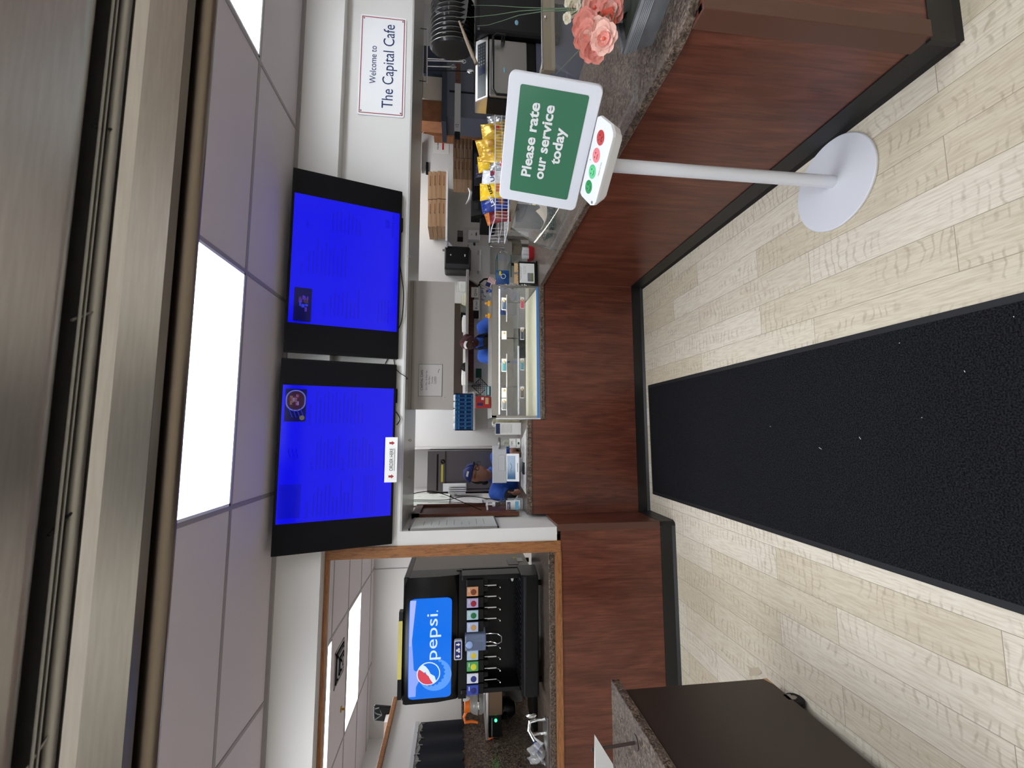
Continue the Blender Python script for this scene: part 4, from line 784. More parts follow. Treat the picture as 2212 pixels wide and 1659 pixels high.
for tx, dz, h_, wd in (('CAPITAL CAFE', .055, .017, .155), ('Sun., Mon., & Wed.-Sat.', .024, .011, .150), ('8am-9pm', .004, .010, .062), ('Tuesday', -.018, .010, .055), ('CLOSED', -.040, .011, .056)): MB().text(tx, ce+Z_*dz-Y_*.0014, X_, Z_, h_, BLK, width=wd).obj('lettering', None, nt_)
MB().tube([ce+Vector((.055+.008*t, -.0016, -.062+.004*math.sin(t*1.2))) for t in range(5)], .0016, 5, INK).obj('wave_logo', None, nt_)
MB().quad(ce-Z_*.0445-Y_*.0014, X_, Z_, .056, .0012, BLK).obj('underline', None, nt_)
# ================================================================== kitchen: back wall and what stands before it
YB = 5.6
struct(MB().box((at(970, 885, Y=YB)[0], YB-.004, at(1000, 740, Y=YB)[2]), (at(970, 655, Y=YB)[0], YB, 1.80)), 'trim_6', mat('backsplash_steel', (110, 100, 94), .3, 1))
o = thing('wall_shelf', 'long steel wall shelf under the grey drop panel', 'shelf', at(1008, 710, Y=5.3))
a, b, z0, z1 = rw(1006, 1012, 583, 845, 5.28); MB().box((a, 5.26, z0), (b, YB-.005, z1)).obj('board', STEEL, o, bevel=.003)
MB().box((a+.12, 5.50, z0-.075), (b-.12, YB-.005, z0)).obj('wood_rail', DARKW, o)
for x in (a+.1, b-.12): MB().prism([(5.30, z0-.002), (5.594, z0-.002), (5.594, z0-.17)], 'X', x, x+.025).obj('bracket', STEELD, o)
zs = z1
sh = [(620, 22, 'white lidded jar at the right end of the long wall shelf', 'j'), (650, 16, 'yellow edged stack of papers on the wall shelf right of the jar gap', 'p'), (668, 14, 'small stack of white dishes on the wall shelf', 'd'), (684, 12, 'dark pot with a handle on the wall shelf right of the kitchen worker', 'k'), (700, 12, 'crumpled white bag on the wall shelf beside the worker head', 'w'), (795, 14, 'black cap on the wall shelf left of the kitchen worker', 'c'), (815, 18, 'long white box at the left end of the wall shelf', 'w')]
for y, hpx, lb, kd in sh:
    c = at(1005, y, Y=5.42); c.z = zs+.0005; h = hpx*5.4/933*.9
    if kd == 'j': m = MB().lathe([(0, 0), (.06, 0), (.068, .01), (.068, .075), (.06, .085), (.064, .088), (.064, .105), (0, .107)], c, 20, mat('milky_plastic', (222, 224, 220), .35)); nm = 'jar'
    elif kd == 'p': m = MB(); nm = 'paper_stack'; [m.box((c.x-.09+.004*j, 5.36, c.z+.008*j), (c.x+.09-.006*j, 5.52, c.z+.008*j+.007), mat('pale_yellow', (208, 202, 130), .7) if j % 3 == 0 else PAPER) for j in range(7)]
    elif kd == 'd': m = MB(); nm = 'dish_stack'; [m.lathe([(.03, 0), (.07, .016), (.072, .016), (.03, .003)], c+Z_*(.012*j), 20, mat('china', (214, 214, 210), .25)) for j in range(5)]
    elif kd == 'k': m = MB().lathe([(0, 0), (.045, 0), (.055, .06), (.052, .06), (.043, .004)], c, 18, BLACKM).tube([c+Vector((.05, 0, .04)), c+Vector((.15, -.03, .05))], .007, 6, BLACKM); nm = 'pot'
    elif kd == 'c': m = MB().ball(c+Z_*.0, (.07, .08, .06), BLACKM, 14, 10).box(c-Vector((.05, .13, 0)), c+Vector((.05, -.05, .006)), BLACKM); nm = 'cap'
    else: m = MB().loft([[c+Vector((sx*.10*k, sy*.05*k, z*.62)) for sx, sy in ((-1, -1), (1, -1), (1, 1), (-1, 1))] for k, z in ((1, 0), (1.02, .05), (.9, .07), (.2, .075))], PAPER, False); nm = 'white_parcel'
    single(m, nm, lb, nm.replace('_', ' '), None)
lr = thing('label_rail', 'thin rail with hand-written white labels hanging below the wall shelf', 'rail', at(1035, 655, Y=5.45)); a, b, z0, z1 = rw(1033, 1037, 618, 692, 5.45)
MB().box((a, 5.45, z0), (b, 5.46, z1)).box((a, 5.46, z0), (a+.01, YB, z0+.01)).box((b-.01, 5.46, z0), (b, YB, z0+.01)).obj('rail', STEEL, lr)
for (x0, x1, y0, y1, tx) in ((1018, 1033, 621, 643, 'Q/mi'), (1022, 1035, 648, 671, 'Kiwi')):
    a, b, z0, z1 = rw(x0, x1, y0, y1, 5.44); l_ = MB().box((a, 5.43, z0), (b, 5.44, z1)).obj('label_card', PAPER, lr); MB().text(tx, Vector(((a+b)/2, 5.4295, z0+.02)), X_, Z_, .035, BLK, width=(b-a)*.7).obj('lettering', None, l_)
m = MB(); fb(m, 1023, 1034, 671, 686, 5.42, .05); m.obj('black_box', BLACKM, lr)
m = MB(); m.tube([at(1033, 620, Y=5.5), at(1037, 610, Y=5.45), at(1046, 603, Y=5.4), at(1060, 602, Y=5.4)], .012, 10); single(m, 'gooseneck', 'black curved gooseneck pipe left of the small flag', 'pipe', BLACKM)
for (x0, x1, y0, y1, nm, lb, mm) in ((1028, 1040, 796, 816, 'green_notice', 'small green notice on the wall left of the kitchen worker', mat('notice_green', (22, 84, 58), .5)), (1040, 1058, 622, 650, 'wall_poster', 'white poster with blue print behind the blue toy figure', mat('poster_print', (220, 222, 228), .5, noise=(26, (1, 1, 1), [(.5, (224, 226, 230)), (.62, (90, 110, 160))])))):
    m = MB(); fb(m, x0, x1, y0, y1, YB-.012, .012); o = single(m, nm, lb, 'notice', mm)
ax, bx, z0, z1 = rw(1021, 1054, 821, 848, 5.5); cc = Vector(((ax+bx)/2, 5.5, (z0+z1)/2)); R_ = .105
m = MB(); m.tube([cc+Vector((R_*math.cos(t), 0, R_*math.sin(t))) for t in (0, math.pi/2, math.pi, 1.5*math.pi)], .006, 6, closed=True); o = thing('mesh_trivet', 'black diamond shaped wire trivet hanging left of the green notice', 'trivet', cc-Z_*R_); m.obj('frame', BLACKM, o); m = MB()
for j in range(-3, 4):
    d = R_-abs(j)*.025; m.tube([cc+Vector((j*.025, 0, -d)), cc+Vector((j*.025, 0, d))], .0025, 4); m.tube([cc+Vector((-d, 0, j*.025)), cc+Vector((d, 0, j*.025))], .0025, 4)
m.obj('wire_mesh', BLACKM, o); MB().box(cc+Vector((-.004, 0, R_)), cc+Vector((.004, .1, R_+.008))).obj('hook', STEELD, o)
# boxes on top of the case
ct = CZ1+.0005
o = thing('food_box', 'red food box with a noodle picture on the left end of the display case', 'box', (at(1060, 868, Y=3.66)[0], 3.7, ct)); a, b, z0, z1 = rw(1027, 1062, 856, 881, 3.66)
MB().box((a, 3.66, ct), (b, 3.72, z1)).obj('carton', mat('box_red', (176, 34, 40), .4), o, bevel=.001); MB().quad(Vector(((a*.4+b*.6), 3.659, ct+.03)), X_, Z_, .055, .028, mat('noodle', (206, 176, 120), .5)).obj('food_picture', None, o); MB().quad(Vector((a+.03, 3.659, z1-.04)), X_, Z_, .022, .05, INK).obj('blue_panel', None, o); MB().quad(Vector((b-.02, 3.659, z1-.06)), X_, Z_, .022, .022, PAPER).obj('white_panel', None, o)
o = thing('glove_box', 'flat teal and white box right of the red food box on the case', 'box', (at(1060, 845, Y=3.7)[0], 3.74, ct)); a, b, z0, z1 = rw(1050, 1062, 834, 854, 3.68)
MB().box((a, 3.68, ct), (b, 3.80, z1)).obj('carton', mat('box_teal', (34, 122, 138), .4), o, bevel=.001); MB().quad(Vector(((a+b)/2, 3.679, (ct+z1)/2)), X_, Z_, (b-a)*.9, .014, PAPER).obj('white_band', None, o)
# blue glass rack on a steel shelf
o = thing('rack_shelf', 'short steel shelf carrying the blue glass rack', 'shelf', at(1025, 888, Y=4.9)); a, b, z0, z1 = rw(1022, 1027, 846, 930, 4.88); MB().box((a, 4.88, z0), (b, YB-.001, z1)).obj('board', STEEL, o, bevel=.003); MB().prism([(4.92, z0), (5.599, z0), (5.599, z0-.2)], 'X', b-.03, b-.01).obj('bracket', STEELD, o)
rz = z1+.0005; o = thing('glass_rack', 'blue plastic glass rack with upturned white cups on the short steel shelf', 'rack', ((a+b)/2, 5.1, rz)); BLU = mat('rack_blue', (44, 120, 184), .35)
a += .0; b -= .02; m = MB(); H_ = .20; D_ = .42; hk = .012
for z in (0, .075, .15, .20-.02): m.box((a, 4.9, rz+z), (b, 4.9+hk, rz+z+.02)).box((a, 4.9+D_-hk, rz+z), (b, 4.9+D_, rz+z+.02)).box((a, 4.9, rz+z), (a+hk, 4.9+D_, rz+z+.02)).box((b-hk, 4.9, rz+z), (b, 4.9+D_, rz+z+.02))
for j in range(10):
    x = a+(b-a-.01)*j/9; m.box((x, 4.9, rz), (x+.01, 4.9+hk, rz+H_)); m.box((x, 4.9+D_-hk, rz), (x+.01, 4.9+D_, rz+H_)); y = 4.9+(D_-.01)*j/9; m.box((a, y, rz), (a+hk, y+.01, rz+H_)); m.box((b-hk, y, rz), (b, y+.01, rz+H_))
m.box((a, 4.9, rz), (b, 4.9+D_, rz+.006)).obj('crate', BLU, o)
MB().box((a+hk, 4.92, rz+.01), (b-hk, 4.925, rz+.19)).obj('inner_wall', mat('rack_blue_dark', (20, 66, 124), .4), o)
for i in range(5):
    x = a+.045+(b-a-.09)*i/4
    single(MB().lathe([(.034, .008), (.040, .02), (.040, .20), (.032, .222), (.0, .224)], (x, 4.97, rz), 16), 'upturned_cup', 'white upturned cup number-like row in the blue glass rack'.replace('number-like row', 'in the front row'), 'cup', mat('white_china', (232, 234, 234), .2), 'white cups in the blue glass rack')
# fridge
o = thing('reach_in_fridge', 'steel reach-in fridge with a yellow strip behind the cashier', 'fridge', (at(1000, 1010, Y=4.95)[0], 5.2, 0)); YF = 4.95; x1 = at(1000, 973.5, Y=YF)[0]; x0 = -.69
zt = at(923, 1010, Y=YF)[2]; zd = at(963, 1010, Y=YF)[2]; xm = at(1030, 1056, Y=YF)[0]
MB().box((x0+.005, YF+.03, .1), (x1, YB-.001, zt)).box((x0+.03, YF+.06, 0), (x1-.03, YB-.05, .1)).obj('body', DOORSTEEL, o)
MB().box((xm+.004, YF, .16), (x1-.003, YF+.03, zd-.006)).obj('door', DOORSTEEL, o, bevel=.004); MB().box((x0+.01, YF, .16), (xm-.004, YF+.03, zd-.006)).obj('side_door', DOORSTEEL, o, bevel=.004)
hp = MB().box((x0+.01, YF-.005, zd+.006), (x1-.003, YF+.03, zt-.002)).obj('header_panel', DOORSTEEL, o, bevel=.003)
a, b, z0, z1 = rw(943, 947, 981, 1060, YF-.006); MB().box((a, YF-.008, z0), (b, YF-.004, z1)).obj('vent_slot', BLACKM, o)
a, b, z0, z1 = rw(953, 957, 1004, 1041, YF-.006); MB().box((a, YF-.008, z0), (b, YF-.004, z1)).obj('yellow_strip', mat('yellow_label', (214, 196, 74), .5), o)
c = at(957, 997, Y=YF-.006); MB().lathe([(.0, .004), (.024, .004), (.026, 0)], c, 20, BLACKM, -Y_).obj('round_badge', None, o); MB().tube([c+Vector((-.01, -.006, -.01)), c+Vector((.01, -.006, .012))], .003, 5, STEELD).obj('badge_slash', None, o)
struct(MB().box((x1+.01, 5.2, 0), (x1+.03, YB, CEIL)), 'trim_7', WHITE)
# towel dispenser, soap dispenser, signs, towel bar, hand sink
o = thing('towel_dispenser', 'black paper towel dispenser on the kitchen wall', 'dispenser', at(1016, 556, Y=YB)); a, b, z0, z1 = rw(960, 1016, 531, 582, 5.36)
m = MB(); m.loft([[Vector((x, y, z)) for x, z in [(a+(b-a)/2+(b-a)/2*sx*k-(0), (z0+z1)/2+(z1-z0)/2*sz*k) for sx, sz in ((-1, -.9), (-.9, -1), (.9, -1), (1, -.9), (1, .9), (.9, 1), (-.9, 1), (-1, .9))]] for y, k in ((YB-.001, 1), (5.40, 1), (5.365, .96), (5.358, .90))], None, False); m.obj('cover', BLACKP, o, bevel=.006)
MB().box((a+.012, 5.350, z0+.02), (a+.07, 5.3575, z1-.02)).obj('smoked_window', mat('smoke_black', (44, 44, 48), .15), o); MB().box((a+.04, 5.38, z0-.012), (b-.04, 5.50, z0-.001)).obj('towel_slot', GREYP, o)
c = Vector((a+(b-a)*.60, 5.357, z1-.085)); MB().prism([(c.x-.012, c.z), (c.x+.012, c.z), (c.x, c.z+.016)], 'Y', 5.355, 5.358, PAPER).obj('drop_mark', None, o); MB().quad(Vector((c.x, 5.3575, z0+.07)), X_, Z_, .03, .014, PAPER).obj('small_label', None, o)
o = thing('soap_dispenser', 'white wall soap dispenser with an oval window right of the towel dispenser', 'dispenser', at(1038, 506, Y=YB)); a, b, z0, z1 = rw(1011, 1037, 496, 518, 5.50)
MB().box((a, 5.50, z0), (b, YB-.008, z1)).obj('cover', WHITEP, o, bevel=.012, seg=3); MB().ball(Vector(((a+b)/2+.01, 5.499, z0+.05)), (.028, .003, .008), BLK, 12, 8).obj('oval_window', None, o); MB().tube([Vector(((a+b)/2-.01, 5.497, z1-.05)), Vector(((a+b)/2+.012, 5.497, z1-.043))], .003, 5, GREYP).obj('mark', None, o)
a, b, z0, z1 = rw(1003, 1052, 492, 529, YB-.005); MB().box((a, YB-.006, z0), (b, YB-.001, z1)).obj('back_plate', mat('pale_panel', (214, 212, 210), .3), o)
m = MB(); a, b, z0, z1 = rw(988, 1000, 498, 512, YB-.005); m.box((a, YB-.005, z0), (b, YB-.001, z1)); o = single(m, 'grey_wall_sign', 'small grey sign with a black square end above the soap dispenser', 'sign', mat('dull_grey_sign', (120, 112, 112), .6)); a2, b2, _, _ = rw(988, 1000, 512, 522, YB); MB().box((a2, YB-.005, z0), (b2, YB-.001, z1)).obj('black_square', BLK, o)
o = thing('towel_bar', 'white plastic towel bar under the towel dispenser', 'towel bar', at(1045, 562, Y=YB)); a, b, z0, z1 = rw(1034, 1039, 541, 583, 5.5); MB().tube([(a, 5.5, (z0+z1)/2), (b, 5.5, (z0+z1)/2)], .011, 10).obj('bar', WHITEP, o)
for x in (a, b): MB().tube([(x, 5.5, (z0+z1)/2), (x, YB-.001, (z0+z1)/2)], [.02, .03], 12).obj('mount', WHITEP, o)
a = at(1012, 527, Y=5.45); b = at(1022, 527, Y=5.42); o = thing('spray_hose', 'white hose end with a green tip beside the towel dispenser', 'hose', a); MB().tube([a+Vector((0, .14, .01)), a, b], .009, 8).obj('hose', WHITEP, o); MB().lathe([(.012, 0), (.022, -.012), (.022, -.03), (0, -.032)], b, 14, mat('green_tip', (40, 80, 76), .4)).obj('tip', None, o)
o = thing('hand_sink', 'small steel hand sink with a gooseneck faucet on the kitchen wall', 'sink', at(1100, 530, Y=5.4)); a, b, z0, z1 = rw(1067, 1100, 507, 572, 5.25)
zr = at(1097, 535, Y=5.1)[2]; MB().box((a, YB-.03, zr-.02), (b, YB-.001, z1+.02)).obj('backsplash', STEEL, o)
MB().box((a, 5.12, zr-.02), (b, YB-.03, zr)).box((a, 5.10, zr-.05), (b, 5.125, zr+.004)).obj('rim', STEEL, o, bevel=.003); MB().lathe([(.17, 0), (.165, -.08), (.12, -.16), (.03, -.19), (0, -.19)], ((a+b)/2+.05, 5.33, zr-.02), 24, STEELD).obj('bowl', None, o)
fx = at(1080, 531, Y=5.45)[0]; MB().tube([(fx, 5.5, zr), (fx, 5.5, zr+.16), (fx-.0, 5.47, zr+.20), (fx, 5.40, zr+.21), (fx, 5.34, zr+.17)], .010, 10).obj('faucet', CHROME, o)
for s_ in (-1, 1): MB().tube([(fx+s_*.05, 5.5, zr), (fx+s_*.05, 5.48, zr+.05), (fx+s_*.09, 5.44, zr+.06)], .008, 8).obj('tap_handle', CHROME, o)
MB().tube([(fx, 5.4, zr-.2), (fx, 5.4, 0.0)], .02, 10).obj('drain_pipe', GREYP, o)
o = thing('acrylic_bin', 'clear acrylic bin with green edges behind the pretzel packs', 'bin', at(1108, 575, Y=4.05)); a, b, z0, z1 = rw(1075, 1118, 550, 598, 4.0); z0 = .9185; GE = mat('green_edge', (28, 96, 78), .25)
MB().box((a, 4.0, z0), (b, 4.004, z1)).box((a, 4.16, z0), (b, 4.164, z1)).box((a, 4.0, z0), (a+.004, 4.16, z1)).box((b-.004, 4.0, z0), (b, 4.16, z1)).obj('walls', CLEAR, o)
m = MB()
for q in (((a, 3.998, z1), (b, 4.006, z1+.006)), ((a, 4.158, z1), (b, 4.166, z1+.006)), ((a, 4.0, z1), (a+.006, 4.16, z1+.006)), ((b-.006, 4.0, z1), (b, 4.16, z1+.006))): m.box(*q)
m.obj('rim', GE, o); zz = at(1105, 575, Y=4.0)[2]; MB().box((a, 3.997, zz), (b, 3.9995, zz+.008)).obj('lid_edge', GE, o)
b0 = at(1112, 571, Y=3.85); b0.z = .9185; o = thing('pepper_bottle', 'small dark bottle behind the right edge of the sign holder', 'bottle', b0); MB().lathe([(0, 0), (.02, 0), (.022, .01), (.022, .13), (.012, .16), (.012, .19), (0, .19)], b0, 16, mat('dark_glass', (40, 20, 20), .15)).obj('body', None, o); MB().lathe([(.014, .18), (.014, .21), (0, .212)], b0, 12, BLACKP).obj('cap', None, o)
# pizza boxes
def pizza_box(a, b, z0, z1, Y, D, label, group, first=[None]):
    o = thing('pizza_box', label, 'pizza box', ((a+b)/2, Y, z0), group); e = .0012
    MB().box((a+.001, Y, z0+e), (b-.001, Y+D, z1-e)).obj('box_base', CARD, o); MB().box((a-.001+.0015, Y-.002, z0+(z1-z0)*.30), (b-.0005, Y+.05, z1-e*.8)).obj('front_flap', mat('card_flap', (152, 121, 92), .85), o)
    MB().box(((a+b)/2-.008, Y-.0035, (z0+z1)/2-.004), ((a+b)/2+.008, Y-.0018, (z0+z1)/2+.003)).obj('tab_slot', BLK, o); MB().quad(Vector((a+(b-a)*.68, Y-.0022, (z0+z1)/2)), X_, Z_, (b-a)*.34, (z1-z0)*.26, mat('brown_print', (128, 90, 60), .8)).obj('printed_words', None, o); return o
ps = thing('pizza_shelf', 'white wire shelf holding the flat pizza boxes on the kitchen wall', 'shelf', at(966, 445, Y=5.2)); a, b, z0, z1 = rw(963, 967, 366, 520, 5.16); zs = z1
MB().box((a, 5.16, z0), (b, YB-.001, z1)).obj('board', WHITEM, ps); MB().prism([(5.2, z0), (5.599, z0), (5.599, z0-.16)], 'X', a+.02, a+.035).obj('bracket', WHITEM, ps)
MB().box((a+.05, YB-.012, z0-.24), (a+.075, YB-.001, z1+.05)).obj('slotted_upright', mat('grey_upright', (120, 116, 116), .5), ps)
ya, yb, yc = 369, 429, 489
for s_, (y0, y1, nm) in enumerate(((ya, yb, 'right'), (yb+1, yc, 'left'))):
    xa, xb = at(950, y1, Y=5.18)[0], at(950, y0, Y=5.18)[0]; hz = (at(925, y0, Y=5.18)[2]-zs)/4
    for k_ in range(4):
        dx = [0, .004, -.004, -.008][k_]; pizza_box(xa+dx+(.0 if s_ == 0 else -.0), xb+dx-.004, zs+.001+hz*k_, zs+hz*(k_+1), 5.18+.004*k_, .36, '%s pizza box of the %s pile on the wall shelf' % (['bottom', 'second from bottom', 'third from bottom', 'top'][k_], nm), 'pizza boxes on the wall shelf')
bx = thing('countertop_oven', 'black countertop oven with a slanted dark display under the folded pizza boxes', 'oven', at(1060, 390, Y=4.6)); a, b, z0, z1 = rw(1020, 1060, 304, 440, 4.6); zo = z1
MB().box((a, 4.6, 1.20), (b, 5.05, z1)).obj('body', BLACKM, bx, bevel=.004); MB().box((a+.2, 4.592, 1.24), (b-.02, 4.5985, z1-.02)).obj('dark_glass', mat('navy_glass', (14, 22, 40), .12), bx)
pa, pb, q0, q1 = rw(1018, 1040, 402, 468, 4.56); MB().prism([(4.50, q0), (4.60, q0), (4.60, q1), (4.56, q1)], 'X', pa, a-.002).obj('control_box', BLACKM, bx); MB().box((pa+.06, 4.515, q0+.035), (a-.04, 4.522, q1-.03)).obj('display', mat('display_grey', (40, 42, 46), .2), bx)
MB().box((pa, 4.56, 1.20), (a, 5.0, q0)).obj('side_body', BLACKM, bx); MB().tube([(pa-.01, 4.49, q0), (pa-.01, 4.49, 1.22)], .01, 8).obj('handle_tube', BLACKP, bx)
MB().box((pa-.02, 4.5, 1.16), (b+.02, 5.1, 1.195)).obj('stand_top', STEEL, bx)
for x in (pa, b-.03):
    for y in (4.52, 5.05): MB().box((x, y, 0), (x+.03, y+.03, 1.16)).obj('stand_leg', STEELD, bx)
xs = [406, 381, 341, 298]
for s_, (y0, y1, nm) in enumerate(((298, 341, 'right'), (342, 388, 'left'))):
    xa, xb = at(1000, y1, Y=4.75)[0], at(1000, y0, Y=4.75)[0]; hz = (at(979, y0, Y=4.75)[2]-zo)/5
    for k_ in range(5): pizza_box(xa, xb-.003, zo+.001+hz*k_, zo+hz*(k_+1), 4.75, .28, '%s small pizza box of the %s pile on the black oven' % (['bottom', 'second from bottom', 'middle', 'second from top', 'top'][k_], nm), 'small pizza boxes on the black oven')
w0 = at(1005, 440, Y=4.5); m = MB(); m.tube([at(1006, 441, Y=4.55), at(1014, 430, Y=4.53), at(1017, 416, Y=4.52), at(1012, 406, Y=4.52)], [.004, .014, .017, .006], 10); single(m, 'white_ladle', 'white curved ladle lying on the slanted control box', 'ladle', WHITEP)
m = MB(); fb(m, 935, 970, 302, 331, YB-.004, .003); o = single(m, 'wall_notice', 'framed white notice with a red arrow on the kitchen wall above the small boxes', 'notice', PAPER)
c = at(957, 316, Y=YB-.005); MB().quad(c-Z_*.0, X_, Z_, .10, .022, mat('arrow_red', (190, 40, 40), .5)).obj('red_arrow', None, o); MB().text('PULL AND', c+Z_*.06-Y_*.001, X_, Z_, .02, BLK, width=.11).obj('lettering', None, o)
m = MB(); fb(m, 920, 925, 350, 375, YB-.03, .03); single(m, 'wall_rail', 'short black wall rail right of the wall shelf pizza boxes', 'rail', BLACKM)
m = MB(); fb(m, 908, 911, 300, 366, 5.50, .09); o = single(m, 'thin_wall_shelf', 'thin pale wall shelf high beside the framed notice', 'shelf', mat('light_grey_plastic'))
# ================================================================== right part of the kitchen
cb = thing('tall_cabinet', 'blue-grey tall metal cabinet behind the countertop convection oven', 'cabinet', at(1050, 180, Y=4.3)); BG = mat('blue_grey_metal', (88, 92, 106), .45)
a, b, z0, z1 = rw(965, 1035, 60, 254, 4.3); MB().box((a, 4.3, 0), (b, 4.6, z1)).obj('body', BG, cb, bevel=.004); zc = z1
a2, b2, z2, z3 = rw(955, 965, 60, 262, 4.28); MB().box((a2, 4.28, z2), (b2, 4.62, z3)).obj('top_edge', mat('navy_metal', (36, 44, 62), .4), cb); MB().box((a+.28, 4.296, .2), (a+.30, 4.2995, z1-.03)).obj('door_gap', BLACKM, cb); zc = z3
for (x0, x1, y0, y1, Yq, nm, lb, mm) in ((908, 955, 165, 214, 4.4, 'cream_carton', 'cream carton on top of the blue-grey cabinet', mat('cream_card', (190, 180, 166), .7)), (908, 955, 215, 262, 4.42, 'brown_carton', 'brown carton right of the flap on the blue-grey cabinet', CARDD), (915, 955, 100, 160, 4.45, 'navy_tub', 'navy tub on top of the blue-grey cabinet near the hanging tongs', mat('navy_tub', (44, 54, 78), .4))):
    a, b, z0, z1 = rw(x0, x1, y0, y1, Yq); m = MB(); m.box((a, Yq, zc+.001), (b, Yq+.18, z1)); o = single(m, nm, lb, 'carton' if 'carton' in nm else 'tub', mm, bevel=.003)
    MB().box((a+.02, Yq-.002, z1-.03), (b-.02, Yq-.0005, z1-.025)).obj('seam', mat('carton_seam', (120, 80, 54), .7), o)
o = thing('cardboard_box', 'large open cardboard box with a raised flap left of the blue-grey cabinet', 'cardboard box', at(1060, 275, Y=5.2)); a, b, z0, z1 = rw(908, 1045, 235, 296, 5.44)
MB().box((a, 5.44, .0), (b, 5.58, z1-.18)).obj('carton', CARDD, o); MB().prism([(a, z1-.18), (b, z1-.18), (b, z1), (a+.03, z1)], 'Y', 5.44, 5.446).obj('flap', CARDD, o); MB().tube([(a+.02, 5.437, z1-.03), (a+.14, 5.437, z1-.14), (a+.3, 5.437, z1-.18)], .004, 5).obj('torn_edge', PAPER, o)
# hanging rod with tongs
o = thing('utensil_rod', 'white rod hanging from the soffit on two black hooks', 'rod', at(920, 120, Y=3.0)); YR = 3.6; pa, pb = at(922, 182, Y=YR), at(923, 58, Y=YR); MB().tube([pa, pb], .006, 8).obj('rod', WHITEM, o)
for y in (176, 63): p = at(922, y, Y=YR); MB().tube([p, Vector((p.x, p.y, 1.979))], .003, 6).obj('hook', BLACKM, o)
for j, (y, ln, lb) in enumerate(((131, 78, 'chrome tongs with a ring end hanging from the white rod, right one'), (152, 92, 'long dark handled chrome spoon hanging from the white rod, left one'), (143, 60, 'short wire whisk hanging between the tongs and the spoon'))):
    p = at(924, y, Y=YR); e = at(924+ln, y+2, Y=YR); o = thing('hanging_tongs' if j == 0 else ('hanging_spoon' if j == 1 else 'wire_whisk'), lb, ['tongs', 'spoon', 'whisk'][j], e)
    MB().tube([p+Z_*.01, p*.35+e*.65, e], [.003, .005, .004], 6).obj('handle', BLACKM if j == 1 else CHROME, o)
    if j == 0: MB().tube([e+Vector((.016*math.cos(t), 0, .018*math.sin(t))) for t in [k_*math.pi/7 for k_ in range(14)]], .003, 6, closed=True).obj('ring', CHROME, o); MB().tube([p+Vector((.02, 0, 0)), e+Vector((.01, 0, .02))], .004, 6).obj('second_arm', CHROME, o)
    elif j == 1: MB().ball(e, (.022, .008, .034), CHROME, 12, 8).obj('bowl', None, o)
    else:
        for k_ in range(4): MB().tube([e+Z_*.06, e+Vector((.018*math.cos(k_*.8), .018*math.sin(k_*.8), .02)), e-Z_*.01, e-Vector((.018*math.cos(k_*.8), .018*math.sin(k_*.8), -.02)), e+Z_*.06], .0012, 4).obj('wire_loop', CHROME, o)
# ticket bar
o = thing('ticket_rail', 'pale grey steel ticket rail with a brown end in front of the blue-grey cabinet', 'rail', at(990, 240, Y=4.1)); a, b, z0, z1 = rw(982, 995, 180, 284, 4.1); MB().box((a, 4.1, z0), (b, 4.12, z1)).obj('bar', mat('pale_steel', (178, 178, 178), .4), o)
c1, d1, _, _ = rw(982, 995, 137, 180, 4.1); MB().box((c1, 4.1, z0+.005), (d1, 4.12, z1-.005)).obj('brown_end', DARKW, o); c1, d1, _, _ = rw(982, 995, 284, 299, 4.1); MB().box((c1, 4.1, z0+.003), (d1, 4.12, z1-.003)).obj('black_end', BLACKM, o); MB().box((b-.3, 4.12, z0+.01), (b-.28, 4.3, z0+.03)).obj('wall_arm', STEELD, o); MB().text('12', Vector((a+.06, 4.0995, z0+.02)), X_, Z_, .03, BLK).obj('lettering', None, o)
# convection oven
YO = 2.45; o = thing('convection_oven', 'black and steel convection oven with a U-shaped door handle, upper right', 'oven', (2.4, 2.7, .92)); a = at(1100, 213, Y=YO)[0]; b = at(1100, 88, Y=YO)[0]; e = 3.15; zt = at(1028, 150, Y=YO)[2]; zp = at(1054, 150, Y=YO)[2]; zb = at(1139, 150, Y=YO)[2]
MB().box((a, YO+.02, zb-.06), (b+.02, 2.60, zp)).obj('body', BLACKM, o, bevel=.006); MB().box((b+.022, YO-.03, .98), (e, 2.95, zt)).obj('side_housing', BLACKP, o, bevel=.02)
MB().box((a+.01, YO-.002, zb), (b, YO+.02, zp-.008)).obj('door', STEELD, o, bevel=.006)
MB().prism([(YO+.0, zp), (YO+.05, zt), (2.60, zt), (2.60, zp)], 'X', a, b+.02).obj('control_housing', STEEL, o, bevel=.004)
pn = Vector((0, -(zt-zp), .05)).normalized(); pu = Vector((0, .05, zt-zp)).normalized(); pc = Vector(((a+b)/2, YO+.025, (zp+zt)/2)); kp = MB().quad(pc, X_, pu, (b-a)*.93, (zt-zp)*.80, mat('panel_dark', (34, 40, 44), .25), .002).obj('control_panel', None, o)
MB().quad(pc+pn*.0022-X_*.01, X_, pu, .045, (zt-zp)*.55, mat('lcd', (34, 40, 66), .15), .001).obj('display', None, kp)
for i in range(7):
    for j in range(3): MB().quad(pc+pn*.0022+X_*(.035+.021*i)+pu*((j-1)*.017), X_, pu, .010, .008, mat('key_grey', (110, 116, 120), .5) if i < 2 else mat('key_dark', (62, 68, 72), .5), .001).obj('key', None, kp)
hz0, hz1 = zp-.035, zb+.04; hx0, hx1 = a-.02, b-.015
MB().tube([(hx1, YO-.05, zb+.14), (hx1, YO-.05, zp-.05), (hx1-.02, YO-.05, zp-.028), (hx0+.03, YO-.05, zp-.028), (hx0, YO-.05, zp-.05), (hx0, YO-.05, zb+.02)], .008, 10).obj('door_handle', BLACKP, o)
for x in (hx1,): 
    for z in (zb+.16, zp-.10): MB().tube([(x, YO-.05, z), (x-.0, YO, z)], .006, 8).obj('handle_post', BLACKM, o)
